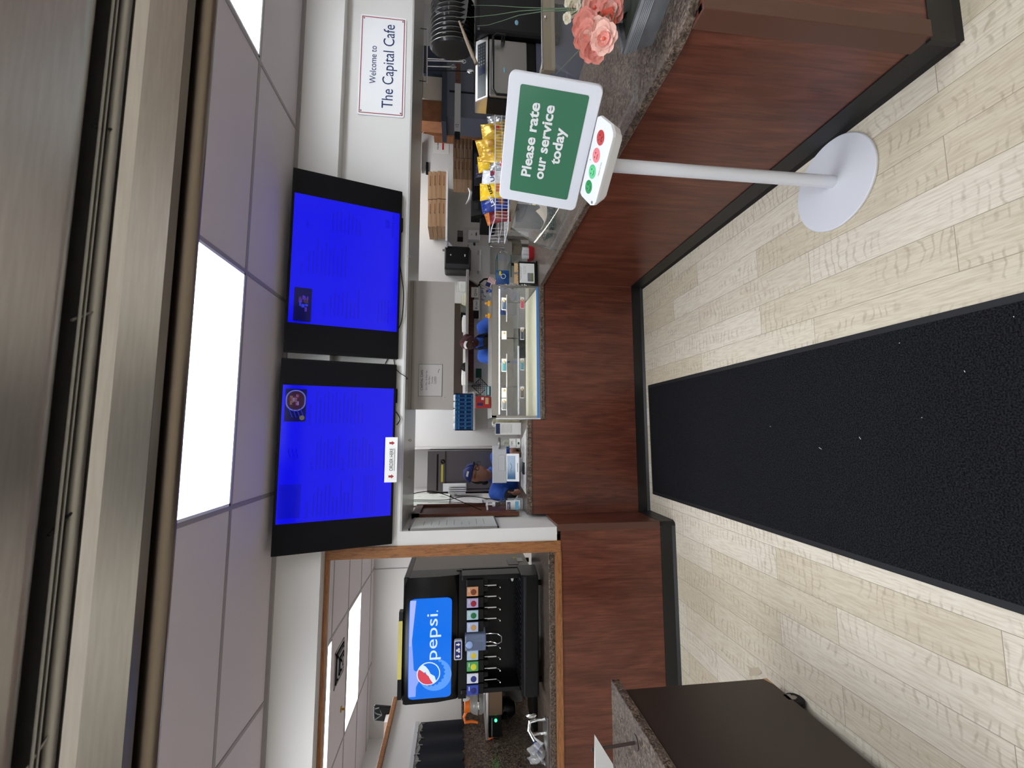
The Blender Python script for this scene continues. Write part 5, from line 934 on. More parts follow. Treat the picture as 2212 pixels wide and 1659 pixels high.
MB().ball(((a+b)/2-.01, YO-.003, (zb+zp)/2+.02), (.020, .0015, .007), mat('pale_blue_badge', (110, 150, 170), .3), 12, 6).obj('oval_badge', None, o); MB().ball(((a+b)/2-.02, YO-.003, zp-.03), .006, PAPER, 8, 6).obj('indicator', None, o)
MB().box((a+.1, YO+.02, .0), (e, 2.60, zb-.061)).obj('stand', mat('blue_grey_cloth', (74, 76, 92), .6), o)
MB().ball((b+.10, YO-.03, zb+.07), (.018, .002, .012), mat('pale_blue_badge'), 10, 6).obj('side_badge', None, o)
# pans on the oven
zt += .001; PB = mat('pan_black', (26, 25, 26), .35, .3, coat=.3); c0 = at(965, 40, Y=2.62)
for k_ in range(10):
    t = k_/9; c = at(968+2*math.sin(k_), 22+9.5*k_, Y=2.62); c.z = zt+.148; ax_ = Vector((1, -.18-.02*k_, .06)).normalized(); R_ = .142-.0015*(k_ % 3); o = thing('pizza_pan', ['black pizza pan standing on the oven, furthest right under the grey sheet', 'second black pan from the right in the row on the oven', 'third black pan from the right on the oven', 'fourth black pan from the right on the oven', 'fifth black pan from the right on the oven', 'fifth black pan from the left on the oven', 'fourth black pan from the left on the oven', 'third black pan from the left on the oven', 'second black pan from the left on the oven', 'leftmost black pan of the row standing on the oven'][k_], 'pan', c-Z_*R_, 'black pizza pans on the oven')
    MB().lathe([(0, 0), (R_-.012, 0), (R_, .012), (R_+.003, .012), (R_-.010, -.0025), (0, -.0025)], c, 40, PB, ax_).obj('pan_body', None, o); MB().lathe([(R_+.001, .0125), (R_+.0035, .014), (R_+.004, .0115)], c, 40, STEELD, ax_).obj('rolled_rim', None, o)
p = [at(935, 0, Y=2.5), at(1012, 0, Y=2.5), at(1008, 36, Y=2.5), at(1000, 58, Y=2.5), at(978, 58, Y=2.52), at(955, 40, Y=2.52), at(940, 25, Y=2.52)]; m = MB(); ex = [Vector((.3, 0, 0))]; P = [p[0]+ex[0], p[1]+ex[0]]+p[1:]+[p[0]]
m.loft([[q+Vector((0, d, 0)) for q in P] for d in (0, .004)], None, False); single(m, 'grey_sheet', 'grey pan cover sheet leaning over the black pans, top right corner', 'sheet', mat('dull_grey_sheet', (74, 73, 74), .5))
a_, b_ = at(992, 46, Y=2.42), at(1029, 138, Y=2.42); o = thing('wooden_tongs', 'worn wooden tongs leaning from the grey sheet onto the oven', 'tongs', b_); MB().tube([a_, (a_+b_)/2, b_], [.006, .010, .011], 8).obj('arm', mat('worn_wood', (120, 104, 86), .6), o); MB().tube([a_, (a_+b_)/2+Vector((.03, .01, .012)), b_+Vector((.045, .01, .02))], [.006, .009, .009], 8).obj('arm', mat('worn_wood'), o)
# ================================================================== chip basket
ck = thing('wire_basket', 'white wire basket full of snack bags behind the kiosk screen', 'basket', (1.75, 2.75, 1.29)); YK = 2.62
xa, xb = at(1065, 486, Y=YK)[0], at(1065, 243, Y=YK)[0]; zt_ = at(1070, 350, Y=YK)[2]; zb_ = 1.292
rim = [(xa+.05, YK, zt_), (xb, YK, zt_), (xb, YK+.26, zt_), (xa, YK+.26, zt_+.02), (xa, YK+.05, zt_+.02)]
MB().tube(rim, .0032, 8, closed=True).obj('rim', WHITEM, ck); low = [(x_, y_, zb_) for x_, y_, z_ in rim]
MB().tube(low, .0028, 8, closed=True).obj('lower_ring', WHITEM, ck)
m = MB(); N_ = 34
for j in range(N_):
    x_ = xa+.05+(xb-xa-.05)*j/(N_-1); m.tube([(x_, YK, zt_), (x_, YK, zb_), (x_, YK+.26, zb_)], .0014, 5)
for j in range(5): y_ = YK+.05+.05*j; m.tube([(xa+.0, y_, zt_+.02), (xa+.01, y_, zb_), (xb, y_, zb_)], .0014, 5)
for z_ in (.5,): m.tube([(x_, y_, zb_+(zt_-zb_)*z_) for x_, y_, _ in rim], .0016, 5, closed=True)
m.obj('wire_grid', WHITEM, ck)
GOLD = mat('gold_foil', (226, 184, 62), .28, .15, noise=(5, (1, 1, 1), [(.35, (206, 160, 44)), (.65, (238, 200, 84))])); 
FOIL = {'g': GOLD, 'w': mat('white_foil', (224, 226, 232), .25), 'y': mat('yellow_foil', (242, 200, 40), .3), 'b': mat('blue_foil', (34, 58, 140), .3), 'o': mat('orange_foil', (206, 120, 50), .3), 'r': mat('maroon_foil', (120, 40, 44), .3), 'd': mat('dark_berry_foil', (48, 36, 62), .3), 's': mat('silver_foil', (176, 178, 182), .25, .5)}
def snack_bag(x, y, Yb, w_, h_, tilt, ck_, lb, text=None, tcol=BLK, spot=None, lean=.25):
    c = at(x, y, Y=Yb); r = (X_*math.cos(tilt)+Z_*math.sin(tilt)); u = (-X_*math.sin(tilt)+Z_*math.cos(tilt)); n = r.cross(u).normalized(); u = (u*math.cos(lean)-n*math.sin(lean)).normalized(); n = r.cross(u).normalized()
    o = thing('snack_bag', lb, 'snack bag', c-u*h_/2, 'snack bags in the wire basket'); rnd = random.Random(int(x*y))
    ph = [rnd.uniform(0, 6) for _ in range(4)]
    def prof(p, q): 
        e = (math.sin(math.pi*min(max((q-.06)/.88, 0), 1))*math.sin(math.pi*p))**.55 if 0 < p < 1 and .06 < q < .94 else 0
        return e*w_*.26+(.0025*math.sin(26*p+ph[0])*(1 if q < .12 or q > .88 else .3))+e*.003*math.sin(9*p+7*q+ph[1])+e*.003*math.sin(17*q-6*p+ph[2])
    def side(s_): return lambda p, q: c+r*((p-.5)*w_*(1-.10*math.sin(math.pi*q)))+u*((q-.5)*h_)+n*(s_*prof(p, q))
    MB().sheet(side(1), 22, 26, None).sheet(side(-1), 22, 26, None).obj('pouch', FOIL[ck_], o)
    f = side(1)
    if spot:
        for (sx, sy, sw, sh_, mm) in spot: MB().sheet(lambda p, q: f(sx+(p-.5)*sw, sy+(q-.5)*sh_)+n*.0012, 6, 6, mm).obj('printed_patch', None, o)
    if text: tp = f(.5, .62); MB().text(text, tp+n*.0055-u*.012, (r*.96+u*.28).normalized(), (u*.96-r*.28).normalized(), .026, tcol, width=w_*.6, bold=.02).obj('lettering', None, o)
    return o
RM = mat('print_red', (196, 44, 40), .4); OM = mat('print_orange', (226, 120, 40), .4); BM_ = mat('print_brown', (130, 72, 40), .5); WM = mat('print_white', (234, 232, 224), .4); GM = mat('print_dark_gold', (168, 120, 30), .4)
snack_bag(1082, 262, 2.80, .12, .18, .2, 's', 'silver snack bag at the right end of the wire basket')
snack_bag(1070, 283, 2.76, .13, .19, .12, 'g', 'rightmost gold snack bag with a small red mark', spot=[(.55, .55, .35, .2, GM), (.5, .38, .22, .12, RM)])
snack_bag(1062, 314, 2.72, .13, .20, .25, 'g', 'gold snack bag in the middle of the three, tallest', spot=[(.5, .5, .4, .22, GM)])
snack_bag(1066, 336, 2.69, .12, .19, -.25, 'g', 'gold snack bag leaning left over the silver one', spot=[(.5, .6, .3, .16, GM)])
snack_bag(1060, 352, 2.80, .12, .18, .1, 'y', 'pale yellow snack bag behind the gold ones', spot=[(.5, .3, .5, .2, OM)])
snack_bag(1052, 368, 2.84, .10, .16, 0, 'd', 'dark berry coloured snack bag at the back of the basket', spot=[(.5, .6, .3, .2, RM)])
snack_bag(1083, 355, 2.69, .12, .15, -.2, 's', 'crumpled silver and red snack bag below the gold ones', spot=[(.5, .35, .6, .3, RM)])
snack_bag(1072, 387, 2.68, .13, .19, -.1, 'w', 'white snack bag lettered Utz with a red spot', 'Utz', INK, spot=[(.72, .62, .3, .16, RM)])
snack_bag(1066, 413, 2.68, .12, .18, .02, 'y', 'yellow snack bag with black lettering utz', 'utz', BLK, spot=[(.6, .25, .6, .25, OM)])
snack_bag(1070, 438, 2.70, .12, .19, .15, 'b', 'navy blue snack bag left of the yellow one', 'Lays', WHITEP, spot=[(.5, .28, .5, .2, BM_)])
snack_bag(1076, 462, 2.76, .11, .18, .3, 'o', 'orange and gold snack bag at the left end of the basket', 'Fritos', RED, spot=[(.5, .3, .6, .25, RM), (.3, .75, .25, .15, WM)])
snack_bag(1080, 466, 2.72, .10, .14, .1, 'r', 'maroon snack bag low at the left end of the basket', spot=[(.5, .5, .5, .3, BM_)])
# behind the guard glass
o = thing('green_basket', 'dark green perforated basket lined with paper on the right counter', 'basket', at(1205, 510, Z=.918)); c = at(1196, 492, Z=.918)+Vector((.07, .03, .0006)); GB = mat('dark_green_plastic', (24, 62, 52), .4)
m = MB()
for k_ in range(5): m.tube([c+Vector(((.115+.008*k_)*math.cos(t), (.085+.006*k_)*math.sin(t), .004+.014*k_)) for t in [j*math.pi/10 for j in range(20)]], .0035, 5, closed=True)
for j in range(30): t = j*math.pi/15; m.tube([c+Vector((.115*math.cos(t), .085*math.sin(t), .004)), c+Vector((.150*math.cos(t), .11*math.sin(t), .062))], .003, 5)
m.lathe([(0, .003), (.1, .003)], c, 16); m.obj('woven_wall', GB, o)
MB().sheet(lambda p, q: c+Vector((.22*(p-.5), .16*(q-.5), .05+.05*abs(2*p-1)**2+.012*math.sin(9*q+5*p))), 14, 10, None, .001).obj('liner', mat('paper_liner', (206, 196, 172), .8), o)
for (x, y, L_, W_, H_, mm, nm, lb, ct_) in ((1165, 462, .20, .14, .05, PAPER, 'paper_bag_stack', 'loose stack of white and yellow paper bags inside the guard', 'paper bags'), (1152, 462, .17, .12, .03, mat('grey_lid', (150, 152, 152), .4), 'lid_stack', 'clear grey lids lying behind the paper bags', 'lids')):
    c = at(x, y, Z=.918); c.z = .9185; m = MB(); n_ = 5 if nm != 'charcoal_tray' else 1
    for k_ in range(n_): a_ = .3+.09*k_; m.obox(c+Z_*(H_*(k_+.5)/n_)+Vector((.01*k_, .008*(k_ % 2), 0)), Vector((math.cos(a_), math.sin(a_), 0)), Vector((-math.sin(a_), math.cos(a_), 0)), Z_, L_, W_, H_/n_*.9, (mat('pale_yellow') if k_ % 3 == 1 and nm == 'paper_bag_stack' else mm))
    single(m, nm, lb, ct_, mm, bevel=.002)
a, b, z0, z1 = rw(1113, 1137, 442, 478, 3.3); m = MB(); m.prism([(a, .9186), (b, .9186), (b+.01, z1), (a-.01, z1)], 'Y', 3.3, 3.42); single(m, 'charcoal_bin', 'charcoal upright bin standing behind the left end of the guard bar', 'bin', mat('charcoal_bin', (44, 45, 50), .5), bevel=.004)
# ================================================================== people
def remesh(mb, voxel, smooth=6):
    me = bpy.data.meshes.new('t'); me.from_pydata([tuple(v) for v in mb.v], [], mb.f); bm = bmesh.new(); bm.from_mesh(me); bmesh.ops.remove_doubles(bm, verts=bm.verts, dist=1e-5); bmesh.ops.recalc_face_normals(bm, faces=bm.faces); bm.to_mesh(me); bm.free()
    o = bpy.data.objects.new('t', me); COL.objects.link(o); r_ = o.modifiers.new('r', 'REMESH'); r_.mode = 'VOXEL'; r_.voxel_size = voxel; s_ = o.modifiers.new('s', 'SMOOTH'); s_.iterations = smooth; s_.factor = .5
    bpy.context.view_layer.update(); e = o.evaluated_get(bpy.context.evaluated_depsgraph_get()); out = bpy.data.meshes.new_from_object(e); M_ = MB(); M_.add([v.co.copy() for v in out.vertices], [tuple(p.vertices) for p in out.polygons], None, True)
    bpy.data.objects.remove(o); bpy.data.meshes.remove(me); bpy.data.meshes.remove(out); return M_
def limb(m, p, r):      # tapered chain with round joints
    p = [Vector(q) for q in p]
    for a, b, ra, rb in zip(p, p[1:], r, r[1:]):
        t = (b-a).normalized(); s_ = t.orthogonal().normalized(); w_ = t.cross(s_); rings = [[a-t*ra*.7+(s_*math.cos(k)+w_*math.sin(k))*ra*.6 for k in [j*math.pi/8 for j in range(16)]]]
        for q in range(5): c = a.lerp(b, q/4); rr = ra+(rb-ra)*q/4; rings.append([c+(s_*math.cos(k)+w_*math.sin(k))*rr for k in [j*math.pi/8 for j in range(16)]])
        rings.append([b+t*rb*.7+(s_*math.cos(k)+w_*math.sin(k))*rb*.6 for k in [j*math.pi/8 for j in range(16)]]); m.loft(rings, None, True)
    for q, rr in zip(p, r): m.ball(q, rr, None, 12, 8)
def ell(m, c, rad, R=None): m.ball(c, rad, None, 18, 12, R)
def head_frame(yaw, pitch, roll=0):
    f = Vector((math.sin(yaw)*math.cos(pitch), -math.cos(yaw)*math.cos(pitch), -math.sin(pitch))); r = Vector((math.cos(yaw), math.sin(yaw), 0))*-1; u = r.cross(f).normalized(); 
    if u.z < 0: u = -u
    r = f.cross(u).normalized(); u = (u*math.cos(roll)-r*math.sin(roll)).normalized(); r = f.cross(u).normalized(); return f, r, u      # forward, side, up
def head_mesh(m, c, F):
    f, r, u = F; c = Vector(c)
    def P(a, b):      # a around (0 = face), b from top (0) to chin (1)
        th = math.pi*b; ph = 2*math.pi*a; x = math.sin(th)*math.sin(ph); y = math.sin(th)*math.cos(ph); z = math.cos(th)
        w_, d, h = .074, .094, .114
        if z < 0: w_ *= 1-.30*(-z)**1.3; 
        if z < 0 and y < 0: d *= 1-.25*(-z)
        g = lambda yy, zz, sy, sz, xx=0, sx=1: math.exp(-((z-zz)/sz)**2-((x-xx)/sx)**2)*(1 if y > 0 else 0)
        dy = .020*g(0, -.12, 0, .13, 0, .16)+.008*g(0, -.30, 0, .05, 0, .22)+.010*g(0, .22, 0, .08, 0, .5)-.010*(g(0, .05, 0, .10, .38, .16)+g(0, .05, 0, .10, -.38, .16))+.007*g(0, -.47, 0, .05, 0, .26)-.004*g(0, -.55, 0, .04, 0, .3)+.010*g(0, -.82, 0, .14, 0, .3)
        return c+r*(x*w_)+f*(y*d+dy)+u*(z*h)
    n1, n2 = 64, 44; rings = [[P(i/n1, (j+.5)/n2) for i in range(n1)] for j in range(n2)]; m.loft(rings, None, True)
    for s_ in (-1, 1): ell(m, c+r*(s_*.074)-f*.005-u*.010, (.012, .018, .030), Matrix((r, f, u)).transposed())      # ears
def hand(m, w_, d, side, curl=.5):
    # palm and five bent fingers; d = direction of the hand, side = towards the thumb
    d = d.normalized(); side = (side-d*side.dot(d)).normalized(); n = d.cross(side); Rm = Matrix((side, d, n)).transposed()
    ell(m, w_+d*.045, (.040, .050, .016), Rm)
    for k, (o_, L_) in enumerate(((.030, .070), (.011, .080), (-.009, .074), (-.028, .058))):
        a = w_+d*.082+side*o_; b = a+(d*math.cos(curl*.5)-n*math.sin(curl*.5))*L_*.5; e = b+(d*math.cos(curl*1.5)-n*math.sin(curl*1.5))*L_*.5; limb(m, [a, b, e], [.0092, .0086, .0075])
    a = w_+d*.03+side*.034; b = a+(d*.5+side*.8).normalized()*.034; e = b+(d*.9+side*.25-n*.3).normalized()*.03; limb(m, [a, b, e], [.011, .0098, .0085])
def person(name, label, J, skin, F, voxel=.0085):
    "J: dict of joints"
    o = thing(name, label, 'person', (J['hip'][0], J['hip'][1], 0)); m = MB(); hd_, nk, ch, hp = [Vector(J[k]) for k in ('head', 'neck', 'chest', 'hip')]
    head_mesh(m, hd_, F); limb(m, [hd_-F[2]*.05-F[0]*.02, nk], [.052, .056]); up_ = (nk-ch).normalized(); sd = (Vector(J['shl'])-Vector(J['shr'])).normalized(); fr_ = sd.cross(up_).normalized(); R = Matrix((sd, fr_, up_)).transposed()
    ell(m, ch, (.155, .105, .17), R); ell(m, ch+up_*.10, (.165, .080, .09), R); ell(m, (ch+hp)/2, (.135, .10, .19), R); ell(m, hp, (.155, .115, .13)); limb(m, [ch+up_*.05, nk], [.075, .055])
    for s_ in ('l', 'r'):
        sh_, el, wr = [Vector(J[k+s_]) for k in ('sh', 'el', 'wr')]; limb(m, [ch+up_*.09, sh_, el, wr], [.07, .056, .043, .028]); hand(m, wr, Vector(J['hd'+s_]), Vector(J['th'+s_]))
        sx = .09 if (s_ == 'l') == (sd.x > 0) else -.09; fx_, fy_ = hp.x+sx, hp.y; limb(m, [(hp.x+sx, hp.y, hp.z-.03), (fx_, fy_-.03, hp.z*.53), (fx_, fy_+.01, .09)], [.088, .058, .040]); ell(m, Vector((fx_, fy_-.06, .045)), (.045, .125, .044))
    remesh(m, voxel, 4).obj('body', skin, o)
    for s_ in (-1, 1):
        e = hd_+F[1]*(s_*.030)+F[0]*.0765+F[2]*.008; MB().ball(e, (.0095, .0095, .0085), mat('eye_white', (176, 166, 160), .4), 10, 8).obj('eye', None, o)
        MB().ball(e+F[0]*.0062, .0052, BLK, 8, 6).obj('iris', None, o); MB().tube([e+F[0]*.014+F[2]*.018+F[1]*(.016*t) for t in (-1, 0, 1)], .0028, 5, HAIR).obj('eyebrow', None, o)
    MB().tube([hd_+F[0]*(.0995-.004*t*t)-F[2]*.060+F[1]*(.020*t) for t in (-1, -.5, 0, .5, 1)], .0036, 6, mat('lips_'+name, (140, 70, 62) if skin is SKIN1 else (96, 52, 48), .5)).obj('lips', None, o)
    def cloth(nm, parts, mm, sleeve=.5, v=.0095, grow=.012, low=0.0):
        q = MB(); g = grow; ell(q, ch, (.155+g, .105+g, .17+g), R); ell(q, ch+up_*.09, (.160+g, .080+g, .085+g), R); ell(q, (ch+hp)/2, (.138+g, .105+g, .19+g), R); ell(q, hp, (.158+g, .118+g, .11+g))
        for s_ in ('l', 'r'):
            sh_, el, wr = [Vector(J[k+s_]) for k in ('sh', 'el', 'wr')]; tgt = sh_.lerp(el, min(sleeve, 1)) if sleeve <= 1 else el
            P_ = [ch+up_*.08, sh_, tgt]; r_ = [.07+g, .060+g, .056+g]
            if sleeve > 1: P_.append(el.lerp(wr, sleeve-1)); r_.append(.036+g)
            limb(q, P_, r_)
        limb(q, [ch+up_*.05, nk-up_*.02], [.08+g, .058+g]); return remesh(q, v, 5).obj(nm, mm, o)
    def trousers(mm):
        q = MB(); g = .012; ell(q, hp-Z_*.01, (.158+g, .118+g, .12))
        for sx in (-.09, .09): limb(q, [(hp.x+sx, hp.y, hp.z-.04), (hp.x+sx, hp.y-.03, hp.z*.53), (hp.x+sx, hp.y+.01, .10)], [.092+g, .064+g, .052+g])
        return remesh(q, .011, 5).obj('trousers', mm, o)
    return o, cloth, trousers, R, up_, fr_, sd
# cashier behind the till
hc = at(1030, 1023, Y=4.10); F1 = head_frame(.80, .12, .22)
J = dict(head=hc, neck=hc+Vector((-.02, .075, -.125)), chest=(hc.x-.03, 4.27, hc.z-.34), hip=(hc.x-.03, 4.46, .90), shl=(hc.x+.145, 4.20, hc.z-.20), shr=(hc.x-.20, 4.24, hc.z-.19), ell=(hc.x+.21, 4.13, 1.08), elr=(hc.x-.20, 4.06, 1.115), wrl=(hc.x+.19, 4.0, 1.09), wrr=(hc.x-.17, 3.98, 1.09), hdl=(-.1, -.9, -.1), hdr=(.1, -.9, -.1), thl=(-.2, 0, 1), thr=(.2, 0, 1))
p1, cloth, trous, R, up_, fr_, sd = person('person', 'person in a blue shirt, navy cap and glasses standing behind the white till', J, SKIN1, F1)
cloth('shirt', 0, SHIRT, .7); trous(mat('dark_trousers', (30, 30, 36), .85))
f, r, u = F1; q = MB()      # sleeve and glove on the near arm, cap, hair, glasses
limb(q, [Vector(J['elr']).lerp(Vector(J['shr']), .18), J['elr'], Vector(J['elr']).lerp(Vector(J['wrr']), .96)], [.052, .054, .038]); remesh(q, .008, 4).obj('dark_sleeve', APRON, p1)
m = MB(); kk = hc+u*.048-f*.010
def dome(a, b): th = math.pi*.5*b; ph = 2*math.pi*a; return kk+r*(.084*math.sin(th)*math.sin(ph))+f*(.104*math.sin(th)*math.cos(ph))+u*(.088*math.cos(th)-.010)
m.sheet(dome, 40, 14, None, .003); m.obj('cap', mat('cap_navy', (36, 52, 122), .75), p1)
m = MB(); m.sheet(lambda a, b: kk+r*(.074*(2*a-1)*(1-.25*b*b))+f*(.086*math.sqrt(max(0, 1-(.78*(2*a-1))**2))+.058*b*math.sqrt(max(0, 1-(2*a-1)**2)))+u*(-.000+.004*b-.012*(2*a-1)**2), 16, 6, None, .004); m.obj('cap_brim', mat('brim_navy', (16, 22, 58), .75), p1)
MB().sheet(lambda a, b: kk-r*-.0+(-r if (-r).x < 0 else r)*0+dome(.115+.10*a, .60+.16*b)-kk+(dome(.165, .68)-kk).normalized()*.003, 4, 3, PAPER).obj('cap_logo', None, p1)
q = MB(); ell(q, hc-f*.050-u*.012, (.070, .055, .075), Matrix((r, f, u)).transposed()); ell(q, hc-f*.085-u*.085, (.035, .03, .04), Matrix((r, f, u)).transposed()); remesh(q, .007, 3).obj('hair', HAIR, p1)
m = MB()
for s_ in (-1, 1):
    e = hc+r*(s_*.032)+f*.104+u*.006; m.tube([e+r*(.024*math.cos(t))+u*(.017*math.sin(t)) for t in [j*math.pi/9 for j in range(18)]], .0026, 6, closed=True); m.tube([hc+r*(s_*.056)+f*.100+u*.010, hc+r*(s_*.080)+f*.02+u*.008], .0022, 5)
m.tube([hc+f*.110-r*.009+u*.008, hc+f*.110+r*.009+u*.008], .0022, 5); m.obj('glasses', mat('glasses_frame', (40, 42, 46), .3), p1)
MB().tube([Vector(J['neck'])+Vector((.066*math.cos(t), .060*math.sin(t)-.01, -.012-.02*math.sin(t)*-1)) for t in [j*math.pi/10 for j in range(20)]], .012, 8, closed=True).obj('collar', SHIRT2, p1)
# kitchen worker bending over the bench behind the case
hc = at(1015, 741, Y=5.0); F2 = head_frame(-.45, .50)
J = dict(head=hc, neck=hc+Vector((.02, .085, -.095)), chest=(hc.x+.05, 5.14, hc.z-.30), hip=(hc.x+.06, 5.26, .95), shl=(hc.x+.22, 5.10, hc.z-.155), shr=(hc.x-.14, 5.10, hc.z-.165), ell=(hc.x+.34, 4.98, hc.z-.36), elr=(hc.x-.20, 4.96, hc.z-.40), wrl=(hc.x+.17, 4.80, 1.10), wrr=(hc.x-.08, 4.78, 1.09), hdl=(-.5, -.8, -.2), hdr=(.5, -.8, -.2), thl=(-.3, 0, 1), thr=(.3, 0, 1))
p2, cloth, trous, R, up_, fr_, sd = person('person', 'person in a blue shirt and black apron bending over behind the glass case', J, SKIN2, F2)
cloth('shirt', 0, SHIRT2, 1.25, .0095, .016); trous(mat('dark_trousers'))
f, r, u = F2; ch = Vector(J['chest']); fr_ = fr_ if fr_.y < 0 else -fr_; q = MB()
ell(q, ch+fr_*.050-up_*.05, (.120, .098, .18), R); ell(q, ch+fr_*.052+up_*.05, (.110, .080, .13), R); ell(q, (ch+Vector(J['hip']))/2+fr_*.045-up_*.1, (.15, .112, .2), R); remesh(q, .009, 3).obj('apron', APRON, p2)
nk = Vector(J['neck'])
for s_ in (-1, 1): MB().tube([ch+fr_*.135+up_*.05+sd*(s_*.07), ch+fr_*.122+up_*.12+sd*(s_*.080), nk+sd*(s_*.078)+fr_*.045-up_*.005, nk+sd*(s_*.06)-fr_*.05+up_*.02], .015, 6).obj('apron_strap', APRON, p2)
c = ch+fr_*.128+up_*.07+Vector((.13, .03, 0)); m = MB(); m.quad(c, (sd if sd.x > 0 else -sd), up_, .062, .046, PAPER, .003); m.obj('flag_patch', None, p2)
for k_ in range(3): MB().quad(c+fr_*.0045-up_*(.012*(k_-1)), (sd if sd.x > 0 else -sd), up_, .055, .005, RED if k_ != 2 else INK, .001).obj('patch_stripe', None, p2)
q = MB(); ell(q, hc-f*.022+u*.018, (.079, .090, .108), Matrix((r, f, u)).transposed()); hb = remesh(q, .008, 2)
hb = MB(); 
def hp_(a, b): th = math.pi*(.0+.60*b); ph = 2*math.pi*a; k = 1 if math.cos(ph) < .1 else max(.30, 1-(math.cos(ph)-.1)*.95); th *= k; return hc+r*(.079*math.sin(th)*math.sin(ph))+f*(.100*math.sin(th)*math.cos(ph)-.003)+u*(.120*math.cos(th))
hb.sheet(hp_, 40, 14, None, .003).obj('hair', REDHAIR, p2)
q = MB(); bc = hc-f*.075+Vector((.055, .02, .0)); ell(q, bc, (.042, .040, .045)); remesh(q, .007, 1).obj('hair_bun', REDHAIR, p2)
MB().sheet(lambda a, b: hc+r*(.045*(2*a-1))+f*(.052+.02*b)+u*(.112-.02*b-.02*(2*a-1)**2), 10, 5, None, .004).obj('white_headband', PAPER, p2)
# ================================================================== drink machine
YD = 3.45; dm = thing('drink_machine', 'large black soda fountain with a glowing blue pepsi panel in the oak framed opening', 'drink machine', (-1.55, 3.75, .941))
DX0, DX1 = -2.005, -1.110; SB = mat('machine_side', (104, 92, 84), .3, .6)
MB().box((DX0+.04, 3.62, 1.0), (DX1-.005, 4.16, 1.97)).obj('cabinet_body', SB, dm, bevel=.003)
MB().box((DX0+.03, 3.48, 1.955), (DX1+.005, 4.18, 1.995)).obj('lid', BLACKP, dm, bevel=.008)
zt, zb_ = 1.985, 1.575; seg = 24
def headpt(a, y, z): return Vector((DX0+(DX1-DX0)*a, y, z))
def bow(a): return .055*(1-(2*a-1)**2)
m = MB(); rings = []
for i in range(seg+1):
    a = i/seg; yf = YD+.03-bow(a); rings.append([headpt(a, yf+.012, zt), headpt(a, yf, zt-.02), headpt(a, yf+.004, zb_+.16), headpt(a, yf+.03, zb_+.02), headpt(a, yf+.05, zb_), headpt(a, 3.66, zb_), headpt(a, 3.66, zt)])
m.loft(rings, None, True); m.obj('merchandiser_head', BLACKP, dm, angle=40)
za, zc_ = at(882, 1410, Y=YD-.02)[2], at(975, 1410, Y=YD-.02)[2]; ya0, ya1 = .045, .842
def pf(s_, t, lift=0):      # s across the lit panel 0..1, t 0 bottom .. 1 top
    a = ya0+(ya1-ya0)*s_; return Vector((DX0+(DX1-DX0)*a, YD+.03-bow(a)-.0035-lift+.004*(1-t), zc_+(za-zc_)*t))
PBL = screen('lit_blue_panel', (.0, .155, .80), 1.05); LAV = screen('lit_lavender', (.28, .40, .98), 1.0); LAV2 = screen('lit_pale_lavender', (.42, .50, .98), 1.0); LW = screen('lit_white', (.72, .86, 1.0), 1.0); LR = screen('lit_red', (.70, .06, .10), 1.0); GLOW = screen('lit_light_blue', (.10, .34, .95), 1.0)
def rr2(s_, t, w_=1., h_=1., k=.045):      # rounded rectangle squeeze
    ex = .05
    y = abs(2*t-1); x = abs(2*s_-1); return s_, t
m = MB(); poly = []
for (cx_, cy_2, a0) in ((1-.028, 1-.07, 0), (.028, 1-.07, 90), (.028, .07, 180), (1-.028, .07, 270)):
    for k_ in range(7): t_ = math.radians(a0+15*k_); poly.append((cx_+.028*math.cos(t_), cy_2+.07*math.sin(t_)))
# panel as strips across so it follows the curve
def strips(mm_, lo, hi, mat_, lift, n_=40, s0=0., s1=1.):
    V = []; 
    for i in range(n_+1): s_ = s0+(s1-s0)*i/n_; V += [pf(s_, lo(s_), lift), pf(s_, hi(s_), lift)]
    mm_.add(V, [(2*i, 2*i+2, 2*i+3, 2*i+1) for i in range(n_)], mat_, True)
def rnd_lo(s_): d = max(0, .042-min(s_, 1-s_))/.042; return .11*(1-math.sqrt(max(0, 1-d*d)))
lp = MB(); strips(lp, rnd_lo, lambda s_: 1-rnd_lo(s_), PBL, 0, 110); lp = lp.obj('lit_panel', None, dm)
m = MB(); strips(m, lambda s_: .985-.02-.10*math.sin(1.2+2.2*s_)**2-.02*s_-(0.05 if s_ < .3 else 0), lambda s_: .985-rnd_lo(s_)*.9, LAV, .0008, 40, .03, .985); m.obj('pale_wave', None, lp)
m = MB(); strips(m, lambda s_: .93-.10*max(0, (s_-.55))*2, lambda s_: .985-.14*max(0, 1-s_)*0-.0, LAV2, .0014, 20, .55, .985); m.obj('pale_corner', None, lp)
m = MB(); strips(m, lambda s_: .62+.35*(1-s_/.30), lambda s_: .985-rnd_lo(s_), LAV, .0011, 20, .03, .30); m.obj('pale_sweep', None, lp)
def disc(mm_, cs, ct_, R_, mat_, lift, a0=0, a1=360, wave=None, n_=36):      # in metres on the panel
    W_, H_ = (ya1-ya0)*(DX1-DX0), za-zc_
    P_ = [(R_*math.cos(math.radians(a0+(a1-a0)*k_/n_)), R_*math.sin(math.radians(a0+(a1-a0)*k_/n_))) for k_ in range(n_+1 if a1-a0 < 360 else n_)]
    if wave: P_ += wave
    mm_.add([pf(cs+x/W_, ct_+y/H_, lift) for x, y in P_], [tuple(range(len(P_)))], mat_)
def chordw(R_, off, amp, rev): xs_ = [R_*.98*(1-2*k_/10) for k_ in range(11)]; P_ = [(x, off+amp*math.sin(x/R_*2.4)) for x in xs_]; return P_
W_, H_ = (ya1-ya0)*(DX1-DX0), za-zc_; LS, LT = (1523-1463)/227, (975-926)/93.
m = MB(); n_ = 40; R_ = .098      # bottle-cap rim
